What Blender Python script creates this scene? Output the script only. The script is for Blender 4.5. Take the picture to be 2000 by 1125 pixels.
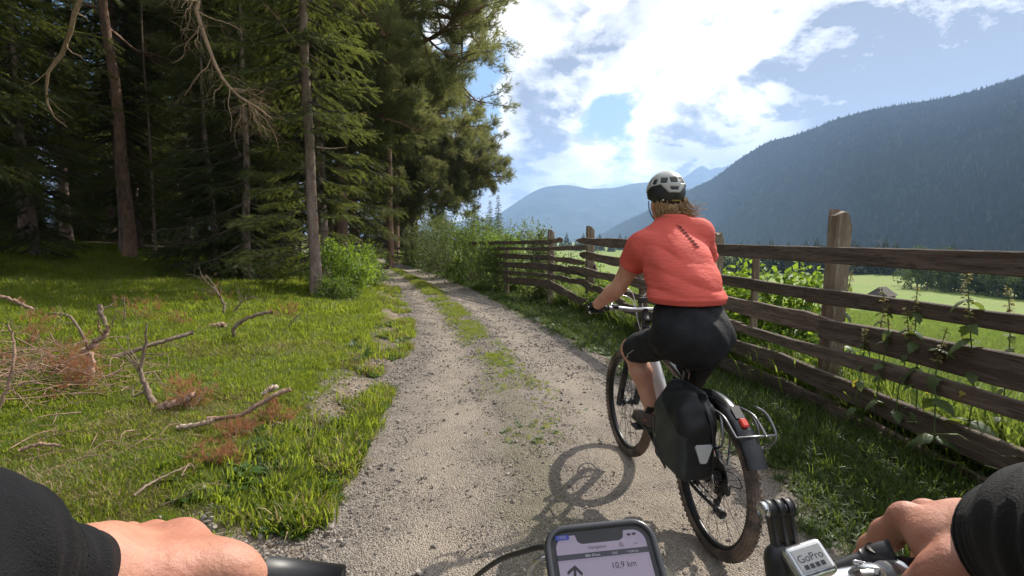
import bpy, math, random
import numpy as np
from mathutils import Vector, Matrix, Euler
import openvdb as vdb

random.seed(7)
RNG = np.random.default_rng(11)
S = bpy.context.scene
for o in list(bpy.data.objects):
    bpy.data.objects.remove(o)
COL = S.collection
RAD = math.radians

# ------------------------------------------------------------------ camera
PITCH = math.atan(92.5 / 1000.0)
CAM = np.array([0.0, 0.0, 1.5])
cd = bpy.data.cameras.new('camera')
cd.sensor_width = 36.0
cd.lens = 18.0
cd.clip_start = 0.03
cd.clip_end = 60000
cam = bpy.data.objects.new('camera', cd)
COL.objects.link(cam)
cam.location = CAM
cam.rotation_euler = (math.pi / 2 - PITCH, 0, 0)
S.camera = cam

# ------------------------------------------------------------------ sun, exposure
SUN_AZ, SUN_EL = RAD(42), RAD(39)
SUN_DIR = np.array([math.sin(SUN_AZ) * math.cos(SUN_EL), math.cos(SUN_AZ) * math.cos(SUN_EL), math.sin(SUN_EL)])
sd = bpy.data.lights.new('sun', 'SUN')
sd.energy = 5.0
sd.angle = RAD(0.55)
sd.color = (1.0, 0.93, 0.82)
sun = bpy.data.objects.new('sun', sd)
COL.objects.link(sun)
sun.rotation_euler = Vector(-SUN_DIR).to_track_quat('-Z', 'Y').to_euler()
S.view_settings.view_transform = 'Standard'
S.view_settings.look = 'None'
S.view_settings.gamma = 1
S.view_settings.use_curve_mapping = False
S.view_settings.exposure = 0.55
S.render.engine = 'CYCLES'
cy = S.cycles
cy.use_denoising = True
cy.max_bounces = 7
cy.diffuse_bounces = 4
cy.glossy_bounces = 3
cy.transmission_bounces = 4
cy.volume_bounces = 1
cy.sample_clamp_indirect = 6
cy.use_adaptive_sampling = False


def ray(px, py):
    u = (px - 1000) / 1000.0
    v = -(py - 562.5) / 1000.0
    c, s = math.cos(PITCH), math.sin(PITCH)
    return np.array([u, c + v * s, v * c - s])


def N(px, py, Y):
    """a point of the place seen in direction (px, py) of the photograph, Y metres ahead"""
    d = ray(px, py)
    return CAM + d * (Y / d[1])


# ------------------------------------------------------------------ world: sky with broken cloud
W = bpy.data.worlds.new('World')
S.world = W
W.use_nodes = True
nt = W.node_tree
nt.nodes.clear()


class NG:
    def __init__(s, nt):
        s.nt = nt

    def n(s, t, **kw):
        nd = s.nt.nodes.new(t)
        for k, v in kw.items():
            setattr(nd, k, v)
        return nd

    def link(s, a, b):
        s.nt.links.new(a, b)

    def put(s, sock, v):
        if isinstance(v, bpy.types.NodeSocket):
            s.nt.links.new(v, sock)
        else:
            sock.default_value = v

    def math(s, op, a, b=0.0, c=None, clamp=False):
        nd = s.n('ShaderNodeMath', operation=op, use_clamp=clamp)
        s.put(nd.inputs[0], a)
        s.put(nd.inputs[1], b)
        if c is not None:
            s.put(nd.inputs[2], c)
        return nd.outputs[0]

    def mr(s, v, a, b, c=0.0, d=1.0, smooth=True):
        nd = s.n('ShaderNodeMapRange', interpolation_type='SMOOTHSTEP' if smooth else 'LINEAR')
        s.put(nd.inputs['Value'], v)
        nd.inputs['From Min'].default_value = a
        nd.inputs['From Max'].default_value = b
        nd.inputs['To Min'].default_value = c
        nd.inputs['To Max'].default_value = d
        return nd.outputs[0]

    def mix(s, f, a, b, blend='MIX'):
        nd = s.n('ShaderNodeMix', data_type='RGBA', blend_type=blend)
        s.put(nd.inputs[0], f)
        s.put(nd.inputs[6], a if isinstance(a, bpy.types.NodeSocket) else (*a[:3], 1))
        s.put(nd.inputs[7], b if isinstance(b, bpy.types.NodeSocket) else (*b[:3], 1))
        return nd.outputs[2]

    def noise(s, vec, scale, detail=4, rough=.55, dist=0.0):
        nd = s.n('ShaderNodeTexNoise')
        if vec is not None:
            s.link(vec, nd.inputs['Vector'])
        nd.inputs['Scale'].default_value = scale
        nd.inputs['Detail'].default_value = detail
        nd.inputs['Roughness'].default_value = rough
        nd.inputs['Distortion'].default_value = dist
        return nd.outputs['Fac']

    def dot(s, a, c):
        nd = s.n('ShaderNodeVectorMath', operation='DOT_PRODUCT')
        s.link(a, nd.inputs[0])
        nd.inputs[1].default_value = c
        return nd.outputs['Value']


g = NG(nt)
out = g.n('ShaderNodeOutputWorld')
bg = g.n('ShaderNodeBackground')
g.link(bg.outputs[0], out.inputs[0])
bg.inputs[1].default_value = 0.1
sky = g.n('ShaderNodeTexSky', sky_type='NISHITA')
sky.sun_disc = False
sky.sun_elevation = SUN_EL
sky.sun_rotation = SUN_AZ
sky.altitude = 900
sky.air_density = 1.0
sky.dust_density = 1.2
sky.ozone_density = 1.5
tc = g.n('ShaderNodeTexCoord')
D = tc.outputs['Generated']
sp = g.n('ShaderNodeSeparateXYZ')
g.link(D, sp.inputs[0])
zz = g.math('ADD', g.math('MAXIMUM', sp.outputs[2], 0.0), 0.42)
cp = g.n('ShaderNodeCombineXYZ')
g.link(g.math('DIVIDE', sp.outputs[0], zz), cp.inputs[0])
g.link(g.math('DIVIDE', sp.outputs[1], zz), cp.inputs[1])
CV = cp.outputs[0]
n1 = g.noise(CV, 3.4, 9, .57, .2)
n2 = g.noise(CV, 9.0, 7, .62, .15)
sh_ = g.n('ShaderNodeVectorMath', operation='ADD')
g.link(CV, sh_.inputs[0])
sh_.inputs[1].default_value = (.045, .06, 0)
n1b = g.noise(sh_.outputs[0], 3.4, 9, .57, .2)
cov = g.math('ADD', g.math('MULTIPLY', n1, .80), g.math('MULTIPLY', n2, .20))


def blob(px, py, deg):
    d = ray(px, py)
    d = d / np.linalg.norm(d)
    return g.mr(g.dot(D, tuple(d)), math.cos(RAD(deg)), math.cos(RAD(deg * .15)))


# the breaks and the banks of cloud over the valley
bias = None
for (px, py, deg, w) in ((915, 190, 6, -.20), (1180, 265, 5, -.15), (1290, 95, 6, -.11), (1260, 190, 5, -.08), (760, 120, 10, -.12), (250, 60, 14, -.14),
                         (1060, 200, 6, .14), (1780, 70, 20, .26), (1000, 300, 7, .12), (1150, 10, 10, .12), (1440, 110, 14, .16), (985, 395, 6, .12), (1340, 280, 7, .12), (1120, 335, 5, .08)):
    t = g.math('MULTIPLY', blob(px, py, deg), w)
    bias = t if bias is None else g.math('ADD', bias, t)
covb = g.math('ADD', cov, bias)
mask = g.mr(covb, .37, .49)
thick = None
for (px, py, deg, w) in ((1800, 80, 20, .55), (1650, 120, 7, .30), (1960, 60, 7, .25), (1760, 190, 6, .3), (1060, 215, 6, .45), (1150, 0, 8, .35), (975, 335, 5, .30), (1130, 170, 4, .25), (1360, 290, 6, .30), (1440, 110, 12, -.6), (1000, 60, 5, -.2)):
    t = g.math('MULTIPLY', blob(px, py, deg), w)
    thick = t if thick is None else g.math('ADD', thick, t)
core = g.math('MULTIPLY', g.mr(covb, .50, .72), .50)
side = g.math('MULTIPLY', g.mr(g.math('SUBTRACT', n1b, n1), -.02, .09), .55)
th = g.math('ADD', g.math('ADD', core, side), g.math('MULTIPLY', thick, g.mr(g.math('ADD', g.math('MULTIPLY', n2, .55), g.math('MULTIPLY', n1, .45)), .40, .58, .15, 1.25)), clamp=True)
glow = g.mr(g.dot(D, tuple(SUN_DIR)), .35, 1.0)
lit = g.mix(glow, (8.2, 8.2, 8.2), (15.0, 14.4, 13.4))
shade = g.mix(glow, (2.05, 2.15, 2.65), (2.2, 2.25, 2.65))
ccol = g.mix(th, lit, shade)
blue = g.mix(.55, sky.outputs[0], (.85, 2.7, 6.0))
hz = g.mr(sp.outputs[2], 0.0, .28, .60, 0.0)
skyb = g.mix(hz, blue, (3.8, 5.2, 7.0))
skyb = g.mix(g.math('MULTIPLY', glow, .18), skyb, (5.5, 7.0, 8.8))
fin = g.mix(mask, skyb, ccol)
g.link(fin, bg.inputs[0])
W.cycles.sampling_method = 'MANUAL'
W.cycles.sample_map_resolution = 1024

# ------------------------------------------------------------------ helpers


def tag(o, label=None, cat=None, group=None, kind=None):
    if label: o['label'] = label
    if cat: o['category'] = cat
    if group: o['group'] = group
    if kind: o['kind'] = kind
    return o


def empty(name, loc=(0, 0, 0), rot=(0, 0, 0), label=None, cat=None, group=None):
    o = bpy.data.objects.new(name, None)
    COL.objects.link(o)
    o.location = loc
    o.rotation_euler = rot
    o.empty_display_size = .1
    return tag(o, label, cat, group)


def mesh_np(name, V, T=None, Q=None, smooth=False):
    V = np.asarray(V, np.float32).reshape(-1, 3)
    me = bpy.data.meshes.new(name)
    T = np.zeros((0, 3), np.int32) if T is None or len(T) == 0 else np.asarray(T, np.int32).reshape(-1, 3)
    Q = np.zeros((0, 4), np.int32) if Q is None or len(Q) == 0 else np.asarray(Q, np.int32).reshape(-1, 4)
    nl = T.size + Q.size
    me.vertices.add(len(V))
    me.vertices.foreach_set('co', V.ravel())
    me.loops.add(nl)
    me.loops.foreach_set('vertex_index', np.concatenate([T.ravel(), Q.ravel()]).astype(np.int32))
    npoly = len(T) + len(Q)
    me.polygons.add(npoly)
    st = np.concatenate([np.arange(len(T)) * 3, T.size + np.arange(len(Q)) * 4]).astype(np.int32)
    me.polygons.foreach_set('loop_start', st)
    me.polygons.foreach_set('use_smooth', np.full(npoly, bool(smooth)))
    me.update(calc_edges=True)
    return me


def link(name, me, mat=None, parent=None, kind=None):
    o = bpy.data.objects.new(name, me)
    COL.objects.link(o)
    if mat is not None and len(me.materials) == 0:
        me.materials.append(mat)
    if parent is not None:
        o.parent = parent
    if kind:
        o['kind'] = kind
    return o


def frames(P):
    P = np.asarray(P, float)
    T = np.gradient(P, axis=0)
    T /= np.linalg.norm(T, axis=1)[:, None] + 1e-12
    up = np.array([0, 0, 1.0]) if abs(T[0, 2]) < .9 else np.array([1.0, 0, 0])
    A = np.zeros_like(P)
    a = np.cross(T[0], up)
    a /= np.linalg.norm(a)
    for i in range(len(P)):
        a = a - T[i] * np.dot(a, T[i])
        a /= np.linalg.norm(a) + 1e-12
        A[i] = a
    return T, A, np.cross(T, A)


class MB:
    def __init__(s):
        s.V, s.T, s.Q, s.n = [], [], [], 0

    def add(s, V, T=None, Q=None):
        V = np.asarray(V, float).reshape(-1, 3)
        if T is not None and len(T): s.T.append(np.asarray(T).reshape(-1, 3) + s.n)
        if Q is not None and len(Q): s.Q.append(np.asarray(Q).reshape(-1, 4) + s.n)
        s.V.append(V)
        s.n += len(V)
        return s

    def tube(s, P, r, n=8, cap=True, jit=0.0, flat=None):
        P = np.asarray(P, float)
        m = len(P)
        r = np.full(m, r, float) if np.isscalar(r) else np.interp(np.linspace(0, 1, m), np.linspace(0, 1, len(r)), r)
        T, A, B = frames(P)
        th = np.arange(n) * 2 * math.pi / n
        rr = r[:, None] * (1 + (RNG.normal(0, jit, (m, n)) if jit else 0))
        fa, fb = (1, 1) if flat is None else flat
        V = P[:, None] + rr[..., None] * (A[:, None] * (np.cos(th) * fa)[None, :, None] + B[:, None] * (np.sin(th) * fb)[None, :, None])
        i, j = np.meshgrid(np.arange(m - 1), np.arange(n), indexing='ij')
        a = i * n + j
        b = i * n + (j + 1) % n
        Q = np.stack([a, a + n, b + n, b], -1).reshape(-1, 4)[:, ::-1]
        V = V.reshape(-1, 3)
        Tt = []
        if cap:
            V = np.vstack([V, P[0], P[-1]])
            for k in range(n):
                Tt.append((m * n, (k + 1) % n, k))
                Tt.append((m * n + 1, (m - 1) * n + k, (m - 1) * n + (k + 1) % n))
            Tt = np.array(Tt)[:, ::-1]
        return s.add(V, Tt, Q)

    def box(s, c, size, R=None, bev=0.0):
        hx, hy, hz = np.array(size) / 2
        if bev > 0:
            # an octagon-edged block: chamfer all edges
            V = []
            for ax in range(3):
                for sg in (-1, 1):
                    for (p, q) in ((-1, -1), (1, -1), (1, 1), (-1, 1)):
                        h = [hx, hy, hz]
                        v = [0, 0, 0]
                        a1, a2 = (ax + 1) % 3, (ax + 2) % 3
                        v[ax] = sg * h[ax]
                        v[a1] = p * (h[a1] - bev)
                        v[a2] = q * (h[a2] - bev)
                        V.append(v)
            V = np.array(V, float)
            import itertools
            hull = bpy_hull(V)
            if R is not None: V = V @ np.array(R).T
            return s.add(V + np.array(c), hull)
        V = np.array([(x, y, z) for x in (-hx, hx) for y in (-hy, hy) for z in (-hz, hz)])
        Q = [(0, 1, 3, 2), (4, 6, 7, 5), (0, 4, 5, 1), (2, 3, 7, 6), (0, 2, 6, 4), (1, 5, 7, 3)]
        if R is not None: V = V @ np.array(R).T
        return s.add(V + np.array(c), None, Q)

    def lathe(s, prof, c=(0, 0, 0), axis='x', n=32, closed=False, arc=None):
        """prof: (radius, offset along the axis)"""
        prof = np.asarray(prof, float)
        m = len(prof)
        full = arc is None
        th = np.linspace(0, 2 * math.pi, n, endpoint=False) if full else np.linspace(arc[0], arc[1], n)
        r, h = prof[:, 0], prof[:, 1]
        a = np.cos(th)[:, None] * r[None]
        b = np.sin(th)[:, None] * r[None]
        hh = np.broadcast_to(h, a.shape)
        V = {'x': (hh, a, b), 'y': (a, hh, b), 'z': (a, b, hh)}[axis]
        V = np.stack(V, -1).reshape(-1, 3) + np.array(c)
        Q = []
        for i in range(n if full else n - 1):
            for j in range(m if closed else m - 1):
                i2, j2 = (i + 1) % n, (j + 1) % m
                Q.append((i * m + j, i2 * m + j, i2 * m + j2, i * m + j2))
        return s.add(V, None, Q)

    def sphere(s, c, r, n=10, m=6):
        r = np.array([r, r, r]) if np.isscalar(r) else np.array(r)
        th = np.linspace(0, math.pi, m + 1)
        V, Q = [], []
        for t in th:
            for k in range(n):
                p = 2 * math.pi * k / n
                V.append((math.sin(t) * math.cos(p), math.sin(t) * math.sin(p), math.cos(t)))
        for i in range(m):
            for k in range(n):
                Q.append((i * n + k, (i + 1) * n + k, (i + 1) * n + (k + 1) % n, i * n + (k + 1) % n))
        return s.add(np.array(V) * r + np.array(c), None, Q)

    def mesh(s, name, smooth=False):
        V = np.vstack(s.V) if s.V else np.zeros((0, 3))
        return mesh_np(name, V, np.vstack(s.T) if s.T else None, np.vstack(s.Q) if s.Q else None, smooth)

    def build(s, name, mat, parent=None, smooth=False, kind=None, loc=None):
        o = link(name, s.mesh(name, smooth), mat, parent, kind)
        if loc is not None: o.location = loc
        return o


def bpy_hull(V):
    import bmesh
    bm = bmesh.new()
    vs = [bm.verts.new(v) for v in V]
    for i, v in enumerate(vs): v.index = i
    r = bmesh.ops.convex_hull(bm, input=vs)
    bm.faces.ensure_lookup_table()
    T = []
    for f in bm.faces:
        ids = [v.index for v in f.verts]
        for k in range(1, len(ids) - 1):
            T.append((ids[0], ids[k], ids[k + 1]))
    bm.free()
    return np.array(T)


_ = bpy_hull


def smooth_path(pts, n=24):
    """Catmull-Rom through the points"""
    P = np.asarray(pts, float)
    if len(P) == 2:
        return P[0] + (P[1] - P[0]) * np.linspace(0, 1, n)[:, None]
    Q = np.vstack([2 * P[0] - P[1], P, 2 * P[-1] - P[-2]])
    o = []
    u = np.linspace(0, len(P) - 1, n)
    for t in u:
        i = min(int(t), len(P) - 2)
        f = t - i
        a, b, c, d = Q[i:i + 4]
        o.append(.5 * (2 * b + (c - a) * f + (2 * a - 5 * b + 4 * c - d) * f * f + (3 * b - a - 3 * c + d) * f ** 3))
    return np.array(o)


class SDF:
    """solid shapes blended on a grid, meshed as one continuous surface"""

    def __init__(s, lo, hi, h):
        s.h = h
        s.lo = np.array(lo, float)
        s.n = np.ceil((np.array(hi) - s.lo) / h).astype(int) + 1
        s.d = np.full(s.n, 4 * h + .05, np.float32)

    def _sub(s, lo, hi):
        a = np.clip(((np.array(lo) - s.lo) / s.h).astype(int), 0, s.n)
        b = np.clip(np.ceil((np.array(hi) - s.lo) / s.h).astype(int) + 1, 0, s.n)
        sl = tuple(slice(x, y) for x, y in zip(a, b))
        ax = [s.lo[i] + s.h * np.arange(a[i], b[i]) for i in range(3)]
        return sl, np.meshgrid(*ax, indexing='ij')

    def _op(s, sl, d, k, op):
        e = s.d[sl]
        if op == 'add':
            if k > 0:
                hh = np.maximum(k - np.abs(e - d), 0) / k
                s.d[sl] = np.minimum(e, d) - hh * hh * k / 4
            else:
                s.d[sl] = np.minimum(e, d)
        elif op == 'cut':
            d = -d
            if k > 0:
                hh = np.maximum(k - np.abs(e - d), 0) / k
                s.d[sl] = np.maximum(e, d) + hh * hh * k / 4
            else:
                s.d[sl] = np.maximum(e, d)

    def cone(s, a, b, ra, rb=None, k=.03, op='add', sq=None):
        rb = ra if rb is None else rb
        a, b = np.array(a, float), np.array(b, float)
        m = max(ra, rb) + k + 3 * s.h + .03
        sl, (X, Y, Z) = s._sub(np.minimum(a, b) - m, np.maximum(a, b) + m)
        if X.size == 0: return s
        ab = b - a
        L = float(ab @ ab) + 1e-12
        t = np.clip(((X - a[0]) * ab[0] + (Y - a[1]) * ab[1] + (Z - a[2]) * ab[2]) / L, 0, 1)
        dx, dy, dz = X - a[0] - t * ab[0], Y - a[1] - t * ab[1], Z - a[2] - t * ab[2]
        d = np.sqrt(dx * dx + dy * dy + dz * dz) - (ra + (rb - ra) * t)
        s._op(sl, d.astype(np.float32), k, op)
        return s

    def chain(s, pts, k=.03, op='add'):
        for p, q in zip(pts[:-1], pts[1:]):
            s.cone(p[:3], q[:3], p[3], q[3], k, op)
        return s

    def ell(s, c, r, R=None, k=.03, op='add'):
        c, r = np.array(c, float), np.array(r, float)
        m = r.max() + k + 3 * s.h + .03
        sl, (X, Y, Z) = s._sub(c - m, c + m)
        if X.size == 0: return s
        p = np.stack([X - c[0], Y - c[1], Z - c[2]], -1)
        if R is not None: p = p @ np.array(R)
        k0 = np.sqrt(((p / r) ** 2).sum(-1))
        k1 = np.sqrt(((p / r ** 2) ** 2).sum(-1)) + 1e-9
        s._op(sl, (k0 * (k0 - 1) / k1).astype(np.float32), k, op)
        return s

    def box(s, c, hs, R=None, r=.01, k=.0, op='add'):
        c, hs = np.array(c, float), np.array(hs, float)
        m = np.linalg.norm(hs) + k + 3 * s.h + .03
        sl, (X, Y, Z) = s._sub(c - m, c + m)
        if X.size == 0: return s
        p = np.stack([X - c[0], Y - c[1], Z - c[2]], -1)
        if R is not None: p = p @ np.array(R)
        q = np.abs(p) - (hs - r)
        d = np.linalg.norm(np.maximum(q, 0), axis=-1) + np.minimum(q.max(-1), 0) - r
        s._op(sl, d.astype(np.float32), k, op)
        return s

    def grid(s):
        return s._sub(s.lo - 1, s.lo + s.h * s.n + 1)[1]

    def mesh(s, name, smooth=True):
        P, Q = s.arrays()
        return mesh_np(name, P, None, Q, smooth)

    def arrays(s):
        d = s.d.copy()
        for ax in range(3):                          # close the solid at the border of the grid
            i0 = [slice(None)] * 3
            i0[ax] = 0
            d[tuple(i0)] = np.maximum(d[tuple(i0)], s.h)
            i0[ax] = -1
            d[tuple(i0)] = np.maximum(d[tuple(i0)], s.h)
        gr = vdb.FloatGrid(1.0)
        gr.copyFromArray(np.ascontiguousarray(d, dtype=np.float32))
        P, Q = gr.convertToQuads(0.0)
        P = np.asarray(P) * s.h + s.lo
        Q = np.asarray(Q).astype(np.int32)
        # face outwards
        f = P[Q]
        nrm = np.cross(f[:, 1] - f[:, 0], f[:, 2] - f[:, 0])
        vol = np.einsum('ij,ij->', f[:, 0] - P.mean(0), nrm)
        if vol < 0: Q = Q[:, ::-1]
        return P, Q


def vnoise(x, y, seed=0):
    x, y = np.asarray(x, float), np.asarray(y, float)
    xi, yi = np.floor(x).astype(np.int64), np.floor(y).astype(np.int64)
    fx, fy = x - xi, y - yi
    fx, fy = fx * fx * (3 - 2 * fx), fy * fy * (3 - 2 * fy)

    def h(a, b):
        v = (a * 374761393 + b * 668265263 + seed * 974634777) & 0xffffffff
        v = ((v ^ (v >> 13)) * 1274126177) & 0xffffffff
        return ((v ^ (v >> 16)) & 0xffff) / 65535.0
    return (h(xi, yi) * (1 - fx) + h(xi + 1, yi) * fx) * (1 - fy) + (h(xi, yi + 1) * (1 - fx) + h(xi + 1, yi + 1) * fx) * fy


def fbm(x, y, seed=0, o=4, gain=.5):
    v, a, t = 0, 1.0, 0
    for i in range(o):
        v = v + a * vnoise(x * 2 ** i, y * 2 ** i, seed + i * 17)
        t += a
        a *= gain
    return v / t


def ss(a, b, x):
    t = np.clip((x - a) / (b - a), 0, 1)
    return t * t * (3 - 2 * t)


def rotz(a):
    c, s = math.cos(a), math.sin(a)
    return np.array([[c, -s, 0], [s, c, 0], [0, 0, 1]])


def basis(fwd, up=(0, 0, 1)):
    """columns: x side, y forward, z up"""
    f = np.array(fwd, float)
    f /= np.linalg.norm(f)
    x = np.cross(f, up)
    x /= np.linalg.norm(x)
    return np.stack([x, f, np.cross(x, f)], 1)


# ------------------------------------------------------------------ materials


def pm(name, c1, c2=None, scale=8.0, detail=4, rough=.6, metal=0.0, bump=0.0, bscale=None, transl=0.0, tcol=None, c3=None, rand=0.0,
       stretch=None, sss=0.0, spec=.5, coat=0.0, contrast=(.38, .62), sheen=0.0):
    m = bpy.data.materials.new(name)
    m.use_nodes = True
    n_ = m.node_tree
    n_.nodes.clear()
    g = NG(n_)
    out = g.n('ShaderNodeOutputMaterial')
    b = g.n('ShaderNodeBsdfPrincipled')
    b.inputs['Roughness'].default_value = rough
    b.inputs['Metallic'].default_value = metal
    b.inputs['Specular IOR Level'].default_value = spec
    b.inputs['Coat Weight'].default_value = coat
    if sheen:
        b.inputs['Sheen Weight'].default_value = sheen
    if sss:
        b.inputs['Subsurface Weight'].default_value = sss
        b.inputs['Subsurface Radius'].default_value = (.010, .004, .002)
        b.inputs['Subsurface Scale'].default_value = 1.0
    tc = g.n('ShaderNodeTexCoord')
    vec = tc.outputs['Object']
    if stretch:
        mp = g.n('ShaderNodeMapping')
        mp.inputs['Scale'].default_value = stretch
        g.link(vec, mp.inputs['Vector'])
        vec = mp.outputs[0]
    col = None
    if c2 is not None:
        f = g.mr(g.noise(vec, scale, detail, .6), contrast[0], contrast[1])
        col = g.mix(f, c1, c2)
        if c3 is not None:
            f3 = g.mr(g.noise(vec, scale * 3.7, detail, .65), .52, .66)
            col = g.mix(f3, col, c3)
    if rand:
        oi = g.n('ShaderNodeObjectInfo')
        k = g.math('ADD', g.math('MULTIPLY', oi.outputs['Random'], 2 * rand), 1 - rand)
        vm = g.n('ShaderNodeVectorMath', operation='SCALE')
        if col is None:
            vm.inputs[0].default_value = c1
        else:
            g.link(col, vm.inputs[0])
        g.link(k, vm.inputs['Scale'])
        col = vm.outputs[0]
    if col is None:
        b.inputs['Base Color'].default_value = (*c1, 1)
    else:
        g.link(col, b.inputs['Base Color'])
    if bump:
        bp = g.n('ShaderNodeBump')
        bp.inputs['Strength'].default_value = min(1.0, bump)
        bp.inputs['Distance'].default_value = .01 if bump <= 1 else .01 * bump
        g.link(g.noise(vec, bscale or scale * 2, 6, .65), bp.inputs['Height'])
        g.link(bp.outputs[0], b.inputs['Normal'])
    sh = b.outputs[0]
    if transl:
        t = g.n('ShaderNodeBsdfTranslucent')
        if tcol is not None:
            if rand:
                vm2 = g.n('ShaderNodeVectorMath', operation='SCALE')
                vm2.inputs[0].default_value = tcol
                g.link(k, vm2.inputs['Scale'])
                g.link(vm2.outputs[0], t.inputs[0])
            else:
                t.inputs[0].default_value = (*tcol, 1)
        elif col is not None:
            g.link(col, t.inputs[0])
        else:
            t.inputs[0].default_value = (*c1, 1)
        mx = g.n('ShaderNodeMixShader')
        mx.inputs[0].default_value = transl
        g.link(sh, mx.inputs[1])
        g.link(t.outputs[0], mx.inputs[2])
        sh = mx.outputs[0]
    g.link(sh, out.inputs[0])
    return m


M = {}
M['needle'] = pm('spruce_needles', (.036, .047, .016), (.064, .080, .027), 1.3, rough=.6, transl=.43, tcol=(.19, .215, .045), rand=.25, spec=.25)
M['pine_needle'] = pm('pine_needles', (.078, .088, .042), (.120, .130, .062), 1.1, rough=.55, transl=.46, tcol=(.30, .31, .10), rand=.2, spec=.35)
M['limb'] = pm('spruce_limb', (.045, .034, .026), (.085, .065, .05), 9, 4, rough=.9)
M['tan_wood'] = pm('dry_tan_wood', (.34, .225, .135), (.25, .16, .095), 12, 5, rough=.8, bump=.5, bscale=40, c3=(.26, .17, .11))  # tan made lighter to imitate sunlight on the hanging dead limbs
M['bark'] = pm('spruce_bark', (.15, .098, .075), (.25, .175, .14), 9, 6, rough=.9, bump=1.0, bscale=30, stretch=(1, 1, .35), c3=(.28, .25, .22))
M['pine_bark'] = pm('pine_bark', (.15, .085, .055), (.26, .15, .095), 7, 6, rough=.9, bump=1.0, bscale=22, stretch=(1, 1, .3), c3=(.09, .06, .045))
M['dead_wood'] = pm('dead_wood', (.16, .11, .078), (.26, .19, .14), 14, 5, rough=.85, bump=.8, bscale=40, c3=(.10, .065, .045))
M['pale_wood'] = pm('bare_wood', (.52, .42, .32), (.36, .25, .18), 10, 5, rough=.8, bump=.4, bscale=40)
M['pink_wood'] = pm('peeled_wood', (.38, .235, .17), (.24, .15, .105), 9, 5, rough=.8, bump=.7, bscale=35, c3=(.16, .10, .07))
M['rust_needle'] = pm('dry_needles', (.40, .185, .09), (.29, .14, .07), 12, rough=.7, transl=.4, tcol=(.48, .23, .10))
M['leaf'] = pm('bush_leaf', (.060, .105, .022), (.10, .15, .035), 3.0, rough=.5, transl=.45, tcol=(.20, .30, .035), rand=.12, spec=.4)
M['leaf_pale'] = pm('pale_bush_leaf', (.085, .12, .045), (.13, .165, .06), 3.0, rough=.5, transl=.42, tcol=(.20, .27, .06), rand=.12, spec=.4)
M['leaf_bright'] = pm('bright_bush_leaf', (.085, .16, .025), (.12, .21, .035), 4.0, rough=.5, transl=.5, tcol=(.32, .46, .04), spec=.4)
M['nettle'] = pm('nettle_leaf', (.07, .11, .04), (.10, .14, .05), 9.0, rough=.55, transl=.4, tcol=(.24, .30, .05))
M['nettle_dry'] = pm('nettle_seed', (.26, .22, .10), (.18, .19, .07), 20.0, rough=.7, transl=.4, tcol=(.40, .34, .12))
M['yellow_leaf'] = pm('yellowed_leaf', (.36, .30, .04), (.28, .28, .04), 20.0, rough=.6, transl=.45, tcol=(.55, .45, .05))
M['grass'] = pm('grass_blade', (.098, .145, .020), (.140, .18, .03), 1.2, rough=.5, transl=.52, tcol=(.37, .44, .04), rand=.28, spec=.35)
M['grass_shade_tone'] = pm('shade_tone_blade', (.045, .078, .016), (.070, .10, .022), 1.2, rough=.5, transl=.42, tcol=(.15, .21, .03), rand=.28, spec=.3)  # darker green puts the shade of the fence into the blade colour
M['grass_meadow'] = pm('meadow_blade', (.10, .16, .03), (.14, .19, .045), 1.0, rough=.55, transl=.45, tcol=(.26, .34, .05), rand=.25, spec=.3)
M['grass_dry'] = pm('dry_blade', (.28, .21, .10), (.22, .17, .08), 4, rough=.7, transl=.3, tcol=(.36, .27, .12), rand=.25)
M['weed'] = pm('weed_leaf', (.045, .088, .020), (.075, .125, .028), 6, rough=.5, transl=.4, tcol=(.18, .28, .035), rand=.2)
M['gravel_stone'] = pm('gravel_stone', (.30, .26, .22), (.20, .172, .148), 40, rough=.85, rand=.38)
M['fence'] = pm('weathered_wood', (.098, .068, .050), (.180, .132, .100), 5, 7, rough=.88, bump=2.0, bscale=16, stretch=(3, .28, 4), c3=(.055, .038, .028), rand=.3)
M['fence_post'] = pm('post_wood', (.15, .105, .072), (.27, .205, .15), 8, 7, rough=.9, bump=1.0, bscale=30, stretch=(1, 1, .18), c3=(.30, .28, .20))
M['skin'] = pm('skin', (.60, .315, .215), (.52, .245, .165), 9, 4, rough=.5, bump=.12, bscale=190, sss=.12)
M['skin_dark'] = pm('sunburnt_skin', (.50, .235, .155), (.42, .172, .112), 14, 5, rough=.5, bump=.30, bscale=140, sss=.05, c3=(.46, .20, .135))
M['coral'] = pm('coral_jersey', (.66, .112, .085), (.61, .099, .075), 6, rough=.8, bump=1.1, bscale=11, spec=.2, stretch=(.8, 1, 2.6))
M['shorts'] = pm('black_shorts', (.010, .010, .012), (.015, .015, .017), 9, rough=.8, bump=1.0, bscale=12, spec=.25, stretch=(1.6, 1, 1))
M['sleeve'] = pm('black_knit', (.006, .006, .0075), (.010, .010, .0125), 30, rough=.7, bump=.6, bscale=620, spec=.22)
M['hair'] = pm('fair_hair', (.30, .17, .075), (.42, .27, .12), 40, rough=.45, transl=.15, tcol=(.55, .36, .16))
M['helmet_white'] = pm('helmet_shell', (.40, .405, .375), None, rough=.4, coat=.1)
M['black'] = pm('black_plastic', (.016, .016, .018), (.024, .024, .026), 20, rough=.45)
M['rubber'] = pm('dusty_rubber', (.055, .042, .034), (.16, .115, .085), 8, 5, rough=.85, bump=.2)
M['dark_metal'] = pm('dark_metal', (.03, .03, .032), None, rough=.35, metal=.8)
M['metal'] = pm('brushed_metal', (.55, .55, .56), None, rough=.28, metal=1.0)
M['frame_dark'] = pm('frame_dark', (.03, .032, .036), None, rough=.3, coat=.5)
M['frame_light'] = pm('frame_light', (.52, .54, .56), None, rough=.3, coat=.5)
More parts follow.
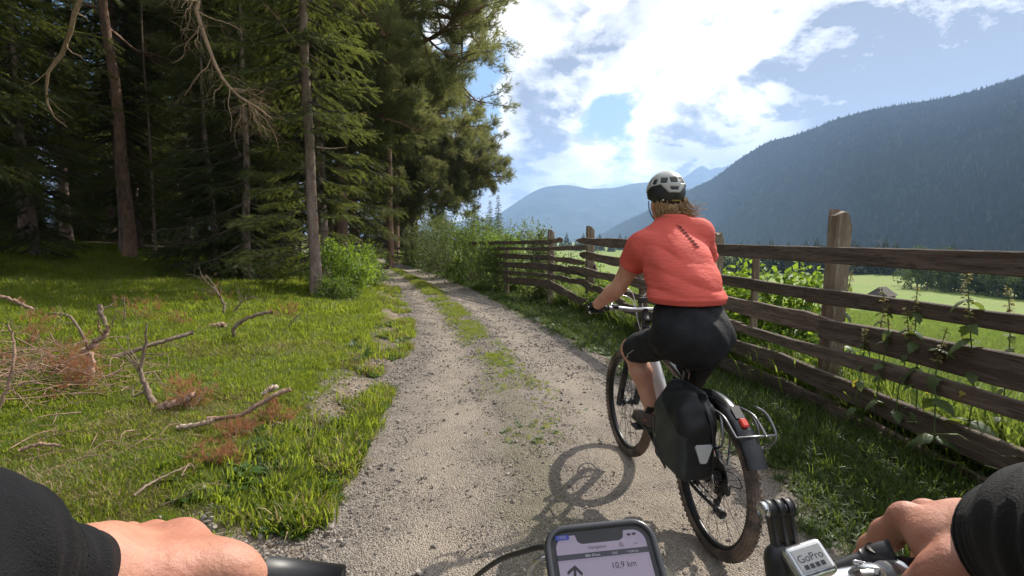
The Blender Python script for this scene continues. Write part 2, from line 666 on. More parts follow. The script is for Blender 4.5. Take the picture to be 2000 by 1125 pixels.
M['bag_black'] = pm('bag_black', (.009, .009, .010), (.013, .013, .014), 8, rough=.55, bump=.25, bscale=14, spec=.3)
M['bag_grey'] = pm('bag_grey', (.030, .035, .033), (.042, .047, .044), 8, rough=.6, bump=.25, bscale=14, spec=.3)
M['reflector'] = pm('reflector_grey', (.42, .42, .42), None, rough=.35)
M['red'] = pm('red_lens', (.65, .04, .02), None, rough=.2, coat=.6)
M['shoe'] = pm('shoe_fabric', (.055, .042, .036), (.085, .060, .048), 30, rough=.8)
M['shoe_orange'] = pm('shoe_orange', (.50, .13, .06), None, rough=.6)
M['barn'] = pm('barn_wood', (.06, .045, .04), (.09, .07, .06), 2, rough=.9)
M['guard'] = pm('guard_plastic', (.016, .016, .018), None, rough=.24, coat=.3)
M['rack'] = pm('rack_tube', (.22, .22, .225), None, rough=.35, metal=.9)
M['silver'] = pm('silver_plastic', (.62, .62, .62), None, rough=.22, metal=.85)
# ------------------------------------------------------------------ terrain
_ys = np.arange(-30, 90, .1)


def _edge(tab):
    t = np.array(tab)
    v = np.interp(_ys, t[:, 0], t[:, 1])
    k = np.exp(-.5 * (np.arange(-30, 31) / 10.0) ** 2)
    k /= k.sum()
    return np.convolve(np.pad(v, 30, mode='edge'), k, 'valid')


XL = _edge([(-30, -.9), (2.3, -1.05), (3.0, -1.16), (3.6, -1.22), (4.6, -1.24), (6.5, -1.42), (8, -1.68), (10, -2.1), (15, -3.4), (21, -5.2), (33, -9.4), (45, -14.6), (60, -23), (90, -44)])
XR = _edge([(-30, 1.5), (2.3, 1.56), (3.5, 1.63), (4.6, 1.5), (6, 1.17), (8.5, .55), (11.5, -.25), (16.7, -1.65), (25, -4.3), (33, -7.3), (45, -12), (60, -20), (90, -41)])


def xl(Y): return np.interp(Y, _ys, XL)
def xr(Y): return np.interp(Y, _ys, XR)


FENCE = [(3.02, .2), (2.93, 1.6), (2.84, 2.9), (2.70, 4.4), (2.43, 6.25), (2.10, 8.4), (1.66, 11.3), (.98, 12.9)]
_fy = np.array([-30] + [p[1] for p in FENCE] + [33, 90.])
_fx = np.array([3.3] + [p[0] for p in FENCE] + [-5.2, -38.])


def xf(Y): return np.interp(Y, _fy, _fx)


def terr(X, Y):
    X, Y = np.asarray(X, float), np.asarray(Y, float)
    L, R, F = xl(Y), xr(Y), xf(Y)
    dl = np.maximum(L - X, 0) * .93
    dr = np.maximum(X - R, 0)
    df = np.maximum(X - F - .25, 0)
    left = .10 * ss(.0, .45, dl) + .105 * np.maximum(dl - .3, 0)
    left = np.where(dl > 12, .10 + .105 * 11.7 + .03 * (dl - 12), left)
    left = np.minimum(left, 60)
    right = -.15 * ss(.1, 1.1, dr) - 12.5 * np.tanh(df / 105.0)
    z = np.where(X < L, left, np.where(X > R, right, 0.0))
    near = np.exp(-np.hypot(X, Y) / 60)
    bump = (fbm(X * .9, Y * .9, 3, 4) - .5) * .16 + (fbm(X * .16, Y * .16, 9, 3) - .5) * .45
    off = ss(.1, 1.2, np.maximum(dl, dr))
    z = z + bump * off * (.35 + .65 * near)
    # clods on the broken edge of the bank
    z = z + (fbm(X * 5, Y * 5, 5, 3) - .5) * .09 * ss(0, .15, dl) * (1 - ss(.45, .9, dl))
    u = (X - L) / np.maximum(R - L, .2)
    z = z + np.where((u > 0) & (u < 1), .035 * np.exp(-((u - .46) / .12) ** 2) - .02 * np.exp(-((u - .22) / .13) ** 2) - .02 * np.exp(-((u - .76) / .13) ** 2), 0)
    return z


def _axis(lo, hi, n, s, c=0.0):
    a, b = math.asinh((lo - c) / s), math.asinh((hi - c) / s)
    return c + s * np.sinh(np.linspace(a, b, n))


gx = _axis(-11000, 11000, 420, 3.2)
gy = _axis(-900, 10500, 460, 3.2, 3.0)
X, Y = np.meshgrid(gx, gy, indexing='ij')
Z = terr(X, Y)
Lg, Rg, Fg = xl(Y), xr(Y), xf(Y)
inroad = (X > Lg + .12) & (X < Rg - .12)
Z = np.where(inroad, Z - .05, Z)
V = np.stack([X, Y, Z], -1).reshape(-1, 3)
I, J = np.meshgrid(np.arange(len(gx) - 1), np.arange(len(gy) - 1), indexing='ij')
a = (I * len(gy) + J).ravel()
Q = np.stack([a, a + len(gy), a + len(gy) + 1, a + 1], 1)
me = mesh_np('ground', V, None, Q, True)
# the cover of the ground: turf, earth of the road edge, forest floor, hay meadow
dl = np.maximum(Lg - X, 0)
earth = (1 - ss(.2, .75, dl + (fbm(X * 2, Y * 2, 21, 3) - .5) * .35)) * (X < Lg + .5)
earth = np.maximum(earth, (1 - ss(.0, .45, np.maximum(X - Rg, 0) + (fbm(X * 2, Y * 2, 22, 3) - .5) * .5)) * (X > Rg - .5))
earth = np.where(inroad, 1, earth)
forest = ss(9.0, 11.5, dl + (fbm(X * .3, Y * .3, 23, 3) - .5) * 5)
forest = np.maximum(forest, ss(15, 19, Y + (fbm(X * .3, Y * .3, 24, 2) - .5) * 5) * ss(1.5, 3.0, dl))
meadow = ss(.2, 3, X - Fg)
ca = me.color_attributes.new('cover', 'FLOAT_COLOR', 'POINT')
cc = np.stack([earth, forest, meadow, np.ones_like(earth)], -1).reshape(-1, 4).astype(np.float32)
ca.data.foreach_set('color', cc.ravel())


def ground_mat():
    m = bpy.data.materials.new('ground_cover')
    m.use_nodes = True
    n_ = m.node_tree
    n_.nodes.clear()
    g = NG(n_)
    out = g.n('ShaderNodeOutputMaterial')
    b = g.n('ShaderNodeBsdfPrincipled')
    b.inputs['Roughness'].default_value = .9
    b.inputs['Specular IOR Level'].default_value = .15
    at = g.n('ShaderNodeVertexColor', layer_name='cover')
    s3 = g.n('ShaderNodeSeparateColor')
    g.link(at.outputs[0], s3.inputs[0])
    ge = g.n('ShaderNodeNewGeometry')
    P = ge.outputs['Position']
    nA = g.noise(P, .9, 6, .6)
    nB = g.noise(P, 14, 6, .65)
    nC = g.noise(P, .06, 4, .55)
    turf = g.mix(g.mr(nA, .35, .65), (.055, .085, .018), (.10, .105, .032))
    turf = g.mix(g.mr(nB, .5, .7), turf, (.13, .10, .05))
    ear = g.mix(g.mr(nB, .35, .65), (.17, .125, .09), (.27, .22, .175))
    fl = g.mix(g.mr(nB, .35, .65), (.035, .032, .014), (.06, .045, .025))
    mea = g.mix(g.mr(nC, .35, .65), (.150, .215, .040), (.185, .215, .055))
    mea = g.mix(g.mr(nA, .40, .7), mea, (.12, .18, .035))
    c = g.mix(s3.outputs[2], turf, mea)
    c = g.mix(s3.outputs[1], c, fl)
    c = g.mix(s3.outputs[0], c, ear)
    g.link(c, b.inputs['Base Color'])
    bp = g.n('ShaderNodeBump')
    bp.inputs['Strength'].default_value = .8
    bp.inputs['Distance'].default_value = .03
    g.link(g.noise(P, 22, 6, .7), bp.inputs['Height'])
    g.link(bp.outputs[0], b.inputs['Normal'])
    g.link(b.outputs[0], out.inputs[0])
    return m


tag(link('ground', me, ground_mat()), 'grassy ground with the sloping hay meadow beyond the fence', kind='structure')

# ------------------------------------------------------------------ gravel road
ry = np.concatenate([np.arange(-6, 9, .05), np.arange(9, 30, .15), np.arange(30, 88, .5)])
nu = 72
uu = np.linspace(-.05, 1.05, nu)
RY, RU = np.meshgrid(ry, uu, indexing='ij')
RX = xl(RY) + (xr(RY) - xl(RY)) * RU
RZ = terr(np.clip(RX, xl(RY) + .001, xr(RY) - .001), RY) + .004
RZ = RZ + (fbm(RX * 6, RY * 6, 31, 4) - .5) * .022 + (fbm(RX * 22, RY * 22, 33, 2) - .5) * .008
RZ = RZ - .05 * (np.abs(RU - .5) > .535)
V = np.stack([RX, RY, RZ], -1).reshape(-1, 3)
I, J = np.meshgrid(np.arange(len(ry) - 1), np.arange(nu - 1), indexing='ij')
a = (I * nu + J).ravel()
me = mesh_np('gravel_road', V, None, np.stack([a, a + 1, a + nu + 1, a + nu], 1), True)
uvl = me.color_attributes.new('across', 'FLOAT_COLOR', 'POINT')
uvl.data.foreach_set('color', np.stack([RU.ravel(), RU.ravel() * 0, RU.ravel() * 0, np.ones(RU.size)], -1).astype(np.float32).ravel())


def road_mat():
    m = bpy.data.materials.new('gravel')
    m.use_nodes = True
    n_ = m.node_tree
    n_.nodes.clear()
    g = NG(n_)
    out = g.n('ShaderNodeOutputMaterial')
    b = g.n('ShaderNodeBsdfPrincipled')
    b.inputs['Roughness'].default_value = .88
    b.inputs['Specular IOR Level'].default_value = .25
    ge = g.n('ShaderNodeNewGeometry')
    P = ge.outputs['Position']
    at = g.n('ShaderNodeVertexColor', layer_name='across')
    s3 = g.n('ShaderNodeSeparateColor')
    g.link(at.outputs[0], s3.inputs[0])
    u = s3.outputs[0]
    n1, n2, n3 = g.noise(P, 1.6, 6, .6), g.noise(P, 55, 5, .7), g.noise(P, 9, 5, .6)
    # fine dusty wheel tracks, coarser grey stone between and beside them
    tr = g.math('MAXIMUM', g.mr(g.math('ABSOLUTE', g.math('SUBTRACT', u, .27)), .17, .03), g.mr(g.math('ABSOLUTE', g.math('SUBTRACT', u, .74)), .20, .03))
    tr = g.math('MULTIPLY', tr, g.mr(n1, .30, .62))
    base = g.mix(g.mr(n3, .35, .65), (.245, .205, .168), (.315, .268, .222))
    base = g.mix(tr, base, (.40, .335, .265))
    vo = g.n('ShaderNodeTexVoronoi')
    vo.inputs['Scale'].default_value = 115
    g.link(P, vo.inputs['Vector'])
    vc = g.n('ShaderNodeSeparateColor')
    g.link(vo.outputs['Color'], vc.inputs[0])
    st = g.mix(g.math('MULTIPLY', g.mr(vc.outputs[0], .3, 1), g.math('SUBTRACT', .78, g.math('MULTIPLY', tr, .5))), base, (.12, .104, .09))
    st = g.mix(g.math('MULTIPLY', g.mr(vc.outputs[1], .75, .95), .6), st, (.44, .41, .37))
    mid = g.mr(g.math('ADD', g.math('ABSOLUTE', g.math('SUBTRACT', u, .47)), g.math('MULTIPLY', g.math('SUBTRACT', n1, .5), .25)), .10, .02)
    st = g.mix(g.math('MULTIPLY', mid, .45), st, (.17, .16, .085))
    g.link(st, b.inputs['Base Color'])
    b1 = g.n('ShaderNodeBump')
    b1.inputs['Strength'].default_value = .95
    b1.inputs['Distance'].default_value = .011
    g.link(g.math('ADD', g.math('MULTIPLY', vo.outputs['Distance'], -1.4), n2), b1.inputs['Height'])
    g.link(b1.outputs[0], b.inputs['Normal'])
    g.link(b.outputs[0], out.inputs[0])
    return m


tag(link('gravel_road', me, road_mat()), 'gravel farm road curving away to the left', kind='structure')

# ------------------------------------------------------------------ scattered instances (uncountable stuff only)
_tc = 0


def scatter(name, P, mats_meshes, scale, label, tilt=.0, mat_i=None, rz=None, euler=None):
    """one object: a cloud of points, each carrying a small mesh"""
    global _tc
    P = np.asarray(P, np.float32)
    n = len(P)
    col = bpy.data.collections.new(name + '_pieces')
    for i, (nm, me) in enumerate(mats_meshes):
        o = bpy.data.objects.new('%s_%02d' % (nm, i), me)
        col.objects.link(o)
    me = bpy.data.meshes.new(name)
    me.vertices.add(n)
    me.vertices.foreach_set('co', P.ravel())
    if euler is None:
        euler = np.stack([RNG.normal(0, tilt, n), RNG.normal(0, tilt, n), RNG.uniform(0, 6.283, n) if rz is None else rz], -1)
    at = me.attributes.new('rot', 'FLOAT_VECTOR', 'POINT')
    at.data.foreach_set('vector', euler.astype(np.float32).ravel())
    at = me.attributes.new('scl', 'FLOAT_VECTOR', 'POINT')
    sc = np.asarray(scale, np.float32)
    if sc.ndim == 1: sc = np.repeat(sc[:, None], 3, 1)
    at.data.foreach_set('vector', np.ascontiguousarray(sc).ravel())
    at = me.attributes.new('idx', 'INT', 'POINT')
    at.data.foreach_set('value', (RNG.integers(0, len(mats_meshes), n) if mat_i is None else mat_i).astype(np.int32))
    me.update()
    ng = bpy.data.node_groups.new(name + '_scatter', 'GeometryNodeTree')
    ng.interface.new_socket('Geometry', in_out='INPUT', socket_type='NodeSocketGeometry')
    ng.interface.new_socket('Geometry', in_out='OUTPUT', socket_type='NodeSocketGeometry')
    gi, go = ng.nodes.new('NodeGroupInput'), ng.nodes.new('NodeGroupOutput')
    iop = ng.nodes.new('GeometryNodeInstanceOnPoints')
    ci = ng.nodes.new('GeometryNodeCollectionInfo')
    ci.inputs['Collection'].default_value = col
    ci.inputs['Separate Children'].default_value = True
    ci.inputs['Reset Children'].default_value = True

    def attr(nm, t):
        a = ng.nodes.new('GeometryNodeInputNamedAttribute')
        a.data_type = t
        a.inputs['Name'].default_value = nm
        return a.outputs['Attribute']
    L = ng.links.new
    L(gi.outputs[0], iop.inputs['Points'])
    L(ci.outputs[0], iop.inputs['Instance'])
    iop.inputs['Pick Instance'].default_value = True
    L(attr('idx', 'INT'), iop.inputs['Instance Index'])
    e2r = ng.nodes.new('FunctionNodeEulerToRotation')
    L(attr('rot', 'FLOAT_VECTOR'), e2r.inputs[0])
    L(e2r.outputs[0], iop.inputs['Rotation'])
    L(attr('scl', 'FLOAT_VECTOR'), iop.inputs['Scale'])
    L(iop.outputs[0], go.inputs[0])
    o = link(name, me, None, None, 'stuff')
    o['label'] = label
    md = o.modifiers.new('scatter', 'NODES')
    md.node_group = ng
    return o


def with_mat(me, m):
    me.materials.append(m)
    return me


def stone_mesh(seed):
    r = np.random.default_rng(seed)
    t = (1 + 5 ** .5) / 2
    V = np.array([(-1, t, 0), (1, t, 0), (-1, -t, 0), (1, -t, 0), (0, -1, t), (0, 1, t), (0, -1, -t), (0, 1, -t), (t, 0, -1), (t, 0, 1), (-t, 0, -1), (-t, 0, 1)], float)
    V /= np.linalg.norm(V[0])
    F = [(0, 11, 5), (0, 5, 1), (0, 1, 7), (0, 7, 10), (0, 10, 11), (1, 5, 9), (5, 11, 4), (11, 10, 2), (10, 7, 6), (7, 1, 8), (3, 9, 4), (3, 4, 2), (3, 2, 6), (3, 6, 8), (3, 8, 9), (4, 9, 5), (2, 4, 11), (6, 2, 10), (8, 6, 7), (9, 8, 1)]
    V = V * r.uniform(.65, 1.2, (12, 1)) * np.array([1.0, r.uniform(.6, .95), r.uniform(.45, .75)]) * .5
    return mesh_np('pebble', V, F)


stones = [('pebble', with_mat(stone_mesh(i), M['gravel_stone'])) for i in range(7)]
n = 150000
Yp = 1.7 * (17 / 1.7) ** RNG.random(n)
Up = RNG.uniform(-.06, 1.05, n)
Xp = xl(Yp) + (xr(Yp) - xl(Yp)) * Up
size = np.exp(RNG.normal(math.log(.0072), .52, n)) * np.clip(Yp / 4, .85, 2.0)
big = RNG.random(n) < .018
size = np.where(big, size * 2.6, size)
side = np.abs(Up - .5) * 2
keep = (RNG.random(n) < np.clip(.25 + .75 * fbm(Xp * 1.6, Yp * 1.6, 41, 3) ** 1.2 + .5 * ss(.75, 1, side), 0, 1) * (1 - .6 * np.exp(-((Up - .27) / .10) ** 2) - .6 * np.exp(-((Up - .74) / .11) ** 2))) & (np.abs(Xp) < Yp * 1.1 + .4)
Xp, Yp, size = Xp[keep], Yp[keep], np.minimum(size[keep], .05)
Zp = terr(Xp, Yp) + .003 + size * .12
scatter('gravel', np.stack([Xp, Yp, Zp], -1), stones, size, 'loose pebbles strewn over the gravel road', tilt=.5)

# stones and clods washed out along the left edge
n = 9000
Yp = 1.8 * (9 / 1.8) ** RNG.random(n)
Xp = xl(Yp) - RNG.normal(.12, .26, n)
size = np.exp(RNG.normal(math.log(.014), .5, n))
Zp = terr(Xp, Yp) + size * .2
scatter('edge_stones', np.stack([Xp, Yp, Zp], -1), stones, np.minimum(size, .05), 'stones washed out along the grassy road edge', tilt=.5)


# ------------------------------------------------------------------ grass
def tuft(seed, nb=18, h=.10, spread=.05, w=.0032, bend=.5, flat=0.0):
    r = np.random.default_rng(seed)
    V, T, Q = [], [], []
    for k in range(nb):
        a = r.uniform(0, 6.283)
        p = np.array([math.cos(a), math.sin(a), 0]) * spread * r.random() ** .5
        b = a + r.normal(0, .8)
        dr = np.array([math.cos(b), math.sin(b), 0])
        sd = np.array([-dr[1], dr[0], 0])
        L = h * r.uniform(.55, 1.15)
        bd = bend * r.uniform(.3, 1.4) + flat
        i0 = len(V)
        for t, ww in ((0, .8), (.4, 1.0), (.75, .65)):
            ang = bd * t * 1.6
            c = p + dr * L * t * math.sin(ang * .7) + np.array([0, 0, L * t * math.cos(ang * .8)])
            V += [c - sd * w * ww, c + sd * w * ww]
        ang = bd * 1.6
        V.append(p + dr * L * math.sin(ang * .75) + np.array([0, 0, L * math.cos(ang * .85)]))
        Q += [(i0, i0 + 1, i0 + 3, i0 + 2), (i0 + 2, i0 + 3, i0 + 5, i0 + 4)]
        T.append((i0 + 4, i0 + 5, i0 + 6))
    return mesh_np('tuft', np.array(V), T, Q, True)


def weed(seed, n=7, L=.07, w=.018):
    r = np.random.default_rng(seed)
    V, Q = [], []
    for k in range(n):
        a = 6.283 * k / n + r.normal(0, .3)
        d = np.array([math.cos(a), math.sin(a), 0])
        s = np.array([-d[1], d[0], 0])
        l = L * r.uniform(.6, 1.1)
        z = r.uniform(.25, .9)
        i0 = len(V)
        for t, ww in ((.05, .15), (.4, 1), (.75, .8), (1, .05)):
            c = d * l * t + np.array([0, 0, l * z * (t - .6 * t * t) + .01])
            V += [c - s * w * ww + np.array([0, 0, .006 * ww]), c, c + s * w * ww + np.array([0, 0, .006 * ww])]
        for j in range(3):
            for q in range(2):
                b = i0 + j * 3 + q
                Q.append((b, b + 1, b + 4, b + 3))
    return mesh_np('weed', np.array(V), None, Q, True)


lawn = [('tuft', with_mat(tuft(i, 20, .085, .055), M['grass'])) for i in range(5)] + [('tuft', with_mat(tuft(50, 14, .10, .05, bend=.8), M['grass_dry']))] + \
       [('weed', with_mat(weed(i), M['weed'])) for i in range(2)]


def spread(n, y0, y1, fx):
    Yp = y0 * (y1 / y0) ** RNG.random(n)
    return fx(Yp), Yp


# left bank: dense near, coarser tufts further off
n = 130000
Yp = 1.5 * (24 / 1.5) ** RNG.random(n)
wid = np.minimum(Yp * 1.12 + .6, 26) + xl(Yp)
Xp = xl(Yp) + .1 - (wid + .1) * RNG.random(n)
dlp = xl(Yp) - Xp
patch = fbm(Xp * 1.3, Yp * 1.3, 51, 3)
keep = RNG.random(n) < ss(.10, .85, dlp + (fbm(Xp * 2, Yp * 2, 21, 3) - .5) * .5) * (.35 + .9 * patch) * np.where(fbm(Xp * .5 + 3, Yp * .5, 77, 2) < .36, .55, 1)
Xp, Yp, dlp, patch = Xp[keep], Yp[keep], dlp[keep], patch[keep]
dry = fbm(Xp * .8, Yp * .8, 57, 3)
dist = np.hypot(Xp, Yp)
mi = RNG.integers(0, 5, len(Xp))
pd = np.where(dist < 7, .04 + .34 * ss(.52, .70, dry), .04)
rr = RNG.random(len(Xp))
mi = np.where(rr < pd, 5, np.where((rr > .93), 6 + RNG.integers(0, 2, len(Xp)), mi))
sc = RNG.uniform(.45, 1.2, len(Xp)) * np.clip(dist / 5, .8, 2.0) ** .7 * (.45 + 1.0 * patch) * (.35 + .65 * ss(.1, 1.0, dlp))
scatter('lawn_grass', np.stack([Xp, Yp, terr(Xp, Yp) - .006], -1), lawn, sc, 'short sunlit grass of the clearing left of the road', tilt=.12, mat_i=mi)

# tufts overhanging the bank edge and weeds in the earth
n = 2600
Yp = 1.9 * (16 / 1.9) ** RNG.random(n)
Xp = xl(Yp) - np.abs(RNG.normal(.0, .34, n)) + .12
k = fbm(Xp * 1.7, Yp * 1.7, 61, 2) > .5
Xp, Yp = Xp[k], Yp[k]
scatter('edge_grass', np.stack([Xp, Yp, terr(Xp, Yp) - .004], -1), lawn, RNG.uniform(.7, 1.7, len(Xp)), 'tufts of grass growing along the road edge', tilt=.2)

# strip of grass between the wheel tracks
n = 34000
Yp = 3.6 * (40 / 3.6) ** RNG.random(n)
Up = .47 + RNG.normal(0, .055, n) + .05 * np.exp(-((Yp - 4.5) / 1.5) ** 2)
Xp = xl(Yp) + (xr(Yp) - xl(Yp)) * Up
dens = ss(3.6, 7, Yp) * .9 + .07
k = RNG.random(n) < dens * ss(.30, .55, fbm(Xp * 2.2, Yp * 1.1, 65, 3)) * np.where(Yp > 10, 1, .6)
Xp, Yp = Xp[k], Yp[k]
scatter('strip_grass', np.stack([Xp, Yp, terr(Xp, Yp)], -1), lawn, RNG.uniform(.18, .48, len(Xp)) * np.clip(Yp / 8, .9, 1.6), 'thin strip of grass between the wheel tracks', tilt=.15)

# right verge under the fence: longer grass, shade put into its colour
tall = [('tuft', with_mat(tuft(100 + i, 18, .19, .08, .0040, .75), M['grass_shade_tone'])) for i in range(4)] + [('weed', with_mat(weed(30 + i, 8, .10, .024), M['weed'])) for i in range(3)] + [('weed', with_mat(weed(40 + i, 6, .16, .034), M['weed'])) for i in range(2)]
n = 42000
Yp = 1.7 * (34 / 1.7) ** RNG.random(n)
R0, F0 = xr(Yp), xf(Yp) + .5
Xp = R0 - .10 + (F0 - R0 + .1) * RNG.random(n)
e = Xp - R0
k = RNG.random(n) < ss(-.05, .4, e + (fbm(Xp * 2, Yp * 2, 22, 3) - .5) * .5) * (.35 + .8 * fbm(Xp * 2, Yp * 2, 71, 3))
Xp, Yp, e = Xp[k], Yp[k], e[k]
scatter('verge_grass', np.stack([Xp, Yp, terr(Xp, Yp) - .006], -1), tall, RNG.uniform(.45, 1.15, len(Xp)) * (.5 + .6 * ss(0, .7, e)), 'long shade-toned grass of the verge under the fence', tilt=.18, mat_i=np.where(RNG.random(len(Xp)) < .55, RNG.integers(0, 4, len(Xp)), RNG.integers(4, 9, len(Xp))))

# hay meadow beyond the fence
hay = [('tuft', with_mat(tuft(200 + i, 22, .34, .10, .0042, .45), M['grass_meadow'])) for i in range(4)]
n = 60000
Yp = 1.2 * (60 / 1.2) ** RNG.random(n)
Xp = xf(Yp) + .25 + (Yp * 1.15 + 1.5 - xf(Yp)).clip(.5, 60) * RNG.random(n) ** 1.3
k = (Xp < Yp * 1.15 + 2.5)
Xp, Yp = Xp[k], Yp[k]
dd = np.hypot(Xp, Yp)
scatter('meadow_grass', np.stack([Xp, Yp, terr(Xp, Yp) - .01], -1), hay, RNG.uniform(.6, 1.2, len(Xp)) * np.clip(1.15 - .04 * (Xp - xf(Yp)), .35, 1.15) * np.clip(dd / 14, 1, 2.2), 'long grass of the hay meadow beyond the fence', tilt=.12)

# rank weeds against the back of the fence
n = 2600
Yp = RNG.uniform(1.6, 13, n)
Xp = xf(Yp) + .12 + np.abs(RNG.normal(0, .38, n))
k = RNG.random(n) < .25 + fbm(Xp * 1.3, Yp * 1.3, 83, 2) * 1.1
Xp, Yp = Xp[k], Yp[k]
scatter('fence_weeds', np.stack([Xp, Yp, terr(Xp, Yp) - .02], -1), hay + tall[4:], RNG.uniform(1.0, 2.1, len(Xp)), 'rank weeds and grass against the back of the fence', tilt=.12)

# ------------------------------------------------------------------ mountains
def mountain_mat(name, c1, c2, sc):
    m = bpy.data.materials.new(name)
    m.use_nodes = True
    n_ = m.node_tree
    n_.nodes.clear()
    g = NG(n_)
    out = g.n('ShaderNodeOutputMaterial')
    b = g.n('ShaderNodeBsdfDiffuse')
    P = g.n('ShaderNodeNewGeometry').outputs['Position']
    g.link(g.mix(g.mr(g.noise(P, sc, 8, .62), .38, .62), c1, c2), b.inputs['Color'])
    g.link(b.outputs[0], out.inputs[0])
    return m


def ridge_mesh(name, prof, base, mat, nj=70, ni=300, rough=.05, power=1.0, back=1.4, seed=1, fine=0.0, label='', sm=2.5):
    """prof: crest points (px, py, distance); base: distance of the foot (px -> m)"""
    prof = np.array(prof, float)
    px = np.linspace(prof[0, 0], prof[-1, 0], ni)
    py = np.interp(px, prof[:, 0], prof[:, 1])
    kk = np.exp(-.5 * (np.arange(-6, 7) / sm) ** 2)
    kk /= kk.sum()
    py = np.convolve(np.pad(py, 6, mode='reflect', reflect_type='odd'), kk, 'valid')
    yd = np.interp(px, prof[:, 0], prof[:, 2])
    bd = np.interp(px, [b[0] for b in base], [b[1] for b in base])
    C = np.array([N(a, b, c) for a, b, c in zip(px, py, yd)])
    B = np.array([N(a, 470, c) for a, c in zip(px, bd)])
    B[:, 2] = -16
    t = np.linspace(0, 1 + .35 * back, nj)
    V = np.zeros((ni, nj, 3))
    for j, tt in enumerate(t):
        if tt <= 1:
            h = tt ** power
            P = B + (C - B) * tt
            P[:, 2] = B[:, 2] + (C[:, 2] - B[:, 2]) * h
        else:
            P = B + (C - B) * tt
            P[:, 2] = C[:, 2] - (C[:, 2] - B[:, 2]) * (tt - 1) * 2.2
        V[:, j] = P
    Hh = (C[:, 2] - B[:, 2])[:, None]
    s = float(np.mean(Hh))
    nz = fbm(V[..., 0] / s * 1.3, V[..., 1] / s * 1.3, seed, 6, .55) - .5
    amp = rough * np.sin(np.clip(t, 0, 1) * math.pi)[None] + rough * .10
    V[..., 2] += nz * Hh * amp * 2
    if fine:
        V[..., 2] += (vnoise(V[..., 0] / fine, V[..., 1] / fine, seed + 5) - .3) * fine * .9
    V[..., 2] = np.maximum(V[..., 2], -16)
    i, j = np.meshgrid(np.arange(ni - 1), np.arange(nj - 1), indexing='ij')
    a = (i * nj + j).ravel()
    me = mesh_np(name, V.reshape(-1, 3), None, np.stack([a, a + nj, a + nj + 1, a + 1], 1), True)
    tag(link(name, me, mat), label, kind='structure')
    return V


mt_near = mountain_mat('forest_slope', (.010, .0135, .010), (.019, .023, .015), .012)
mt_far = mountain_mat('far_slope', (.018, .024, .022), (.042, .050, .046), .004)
near_prof = [(1120, 468, 4600), (1170, 462, 4300), (1200, 442, 4000), (1260, 414, 3500), (1300, 395, 3200), (1340, 373, 2900), (1400, 345, 2600), (1440, 312, 2400), (1500, 275, 2200), (1560, 261, 2050), (1640, 229, 1900),
             (1700, 213, 1800), (1750, 205, 1750), (1850, 190, 1650), (1900, 178, 1600), (1960, 160, 1550), (2000, 147, 1520), (2200, 100, 1400), (2600, 40, 1250), (3400, 0, 1100)]
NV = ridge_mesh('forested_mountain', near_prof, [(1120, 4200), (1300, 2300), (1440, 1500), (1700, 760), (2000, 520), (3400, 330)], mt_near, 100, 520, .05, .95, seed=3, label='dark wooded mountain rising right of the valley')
far_prof = [(560, 470, 6500), (760, 462, 6500), (880, 452, 6500), (930, 441, 6500), (965, 424, 6500), (1000, 400, 6500), (1035, 376, 6500), (1062, 364, 6500), (1100, 359, 6500), (1125, 362, 6500), (1150, 368, 6500), (1200, 366, 6500), (1240, 357, 6500),
            (1290, 354, 6500), (1340, 362, 6500), (1400, 380, 6500), (1500, 420, 6500), (1600, 460, 6500)]
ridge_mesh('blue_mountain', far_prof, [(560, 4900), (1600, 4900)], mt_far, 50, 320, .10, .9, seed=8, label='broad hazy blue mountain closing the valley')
peak_prof = [(1200, 420, 8000), (1280, 385, 8000), (1325, 352, 8000), (1345, 340, 8000), (1362, 327, 8000), (1372, 322.5, 8000), (1378, 326, 8000), (1386, 331, 8000), (1400, 326, 8000), (1412, 326, 8000), (1424, 321, 8000), (1450, 318, 8000), (1520, 340, 8000), (1640, 420, 8000)]
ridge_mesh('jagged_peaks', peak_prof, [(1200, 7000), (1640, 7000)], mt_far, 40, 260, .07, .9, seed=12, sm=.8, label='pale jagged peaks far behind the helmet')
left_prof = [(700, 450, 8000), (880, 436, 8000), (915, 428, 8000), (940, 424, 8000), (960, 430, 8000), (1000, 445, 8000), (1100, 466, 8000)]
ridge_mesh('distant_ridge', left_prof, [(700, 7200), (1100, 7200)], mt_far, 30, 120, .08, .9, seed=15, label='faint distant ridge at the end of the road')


# the forest on the near mountain, one mass of conifers
def conifer_lo(seed):
    r = np.random.default_rng(seed)
    m = MB()
    for (z0, z1, rad) in ((.08, .5, .23), (.32, .74, .17), (.58, 1.0, .105)):
        n = 6
        V = [(math.cos(k * 6.283 / n) * rad * r.uniform(.75, 1.2), math.sin(k * 6.283 / n) * rad * r.uniform(.75, 1.2), z0 + r.normal(0, .03)) for k in range(n)] + [(0, 0, z1)]
        m.add(V, [(k, (k + 1) % n, n) for k in range(n)])
    return m.mesh('conifer')


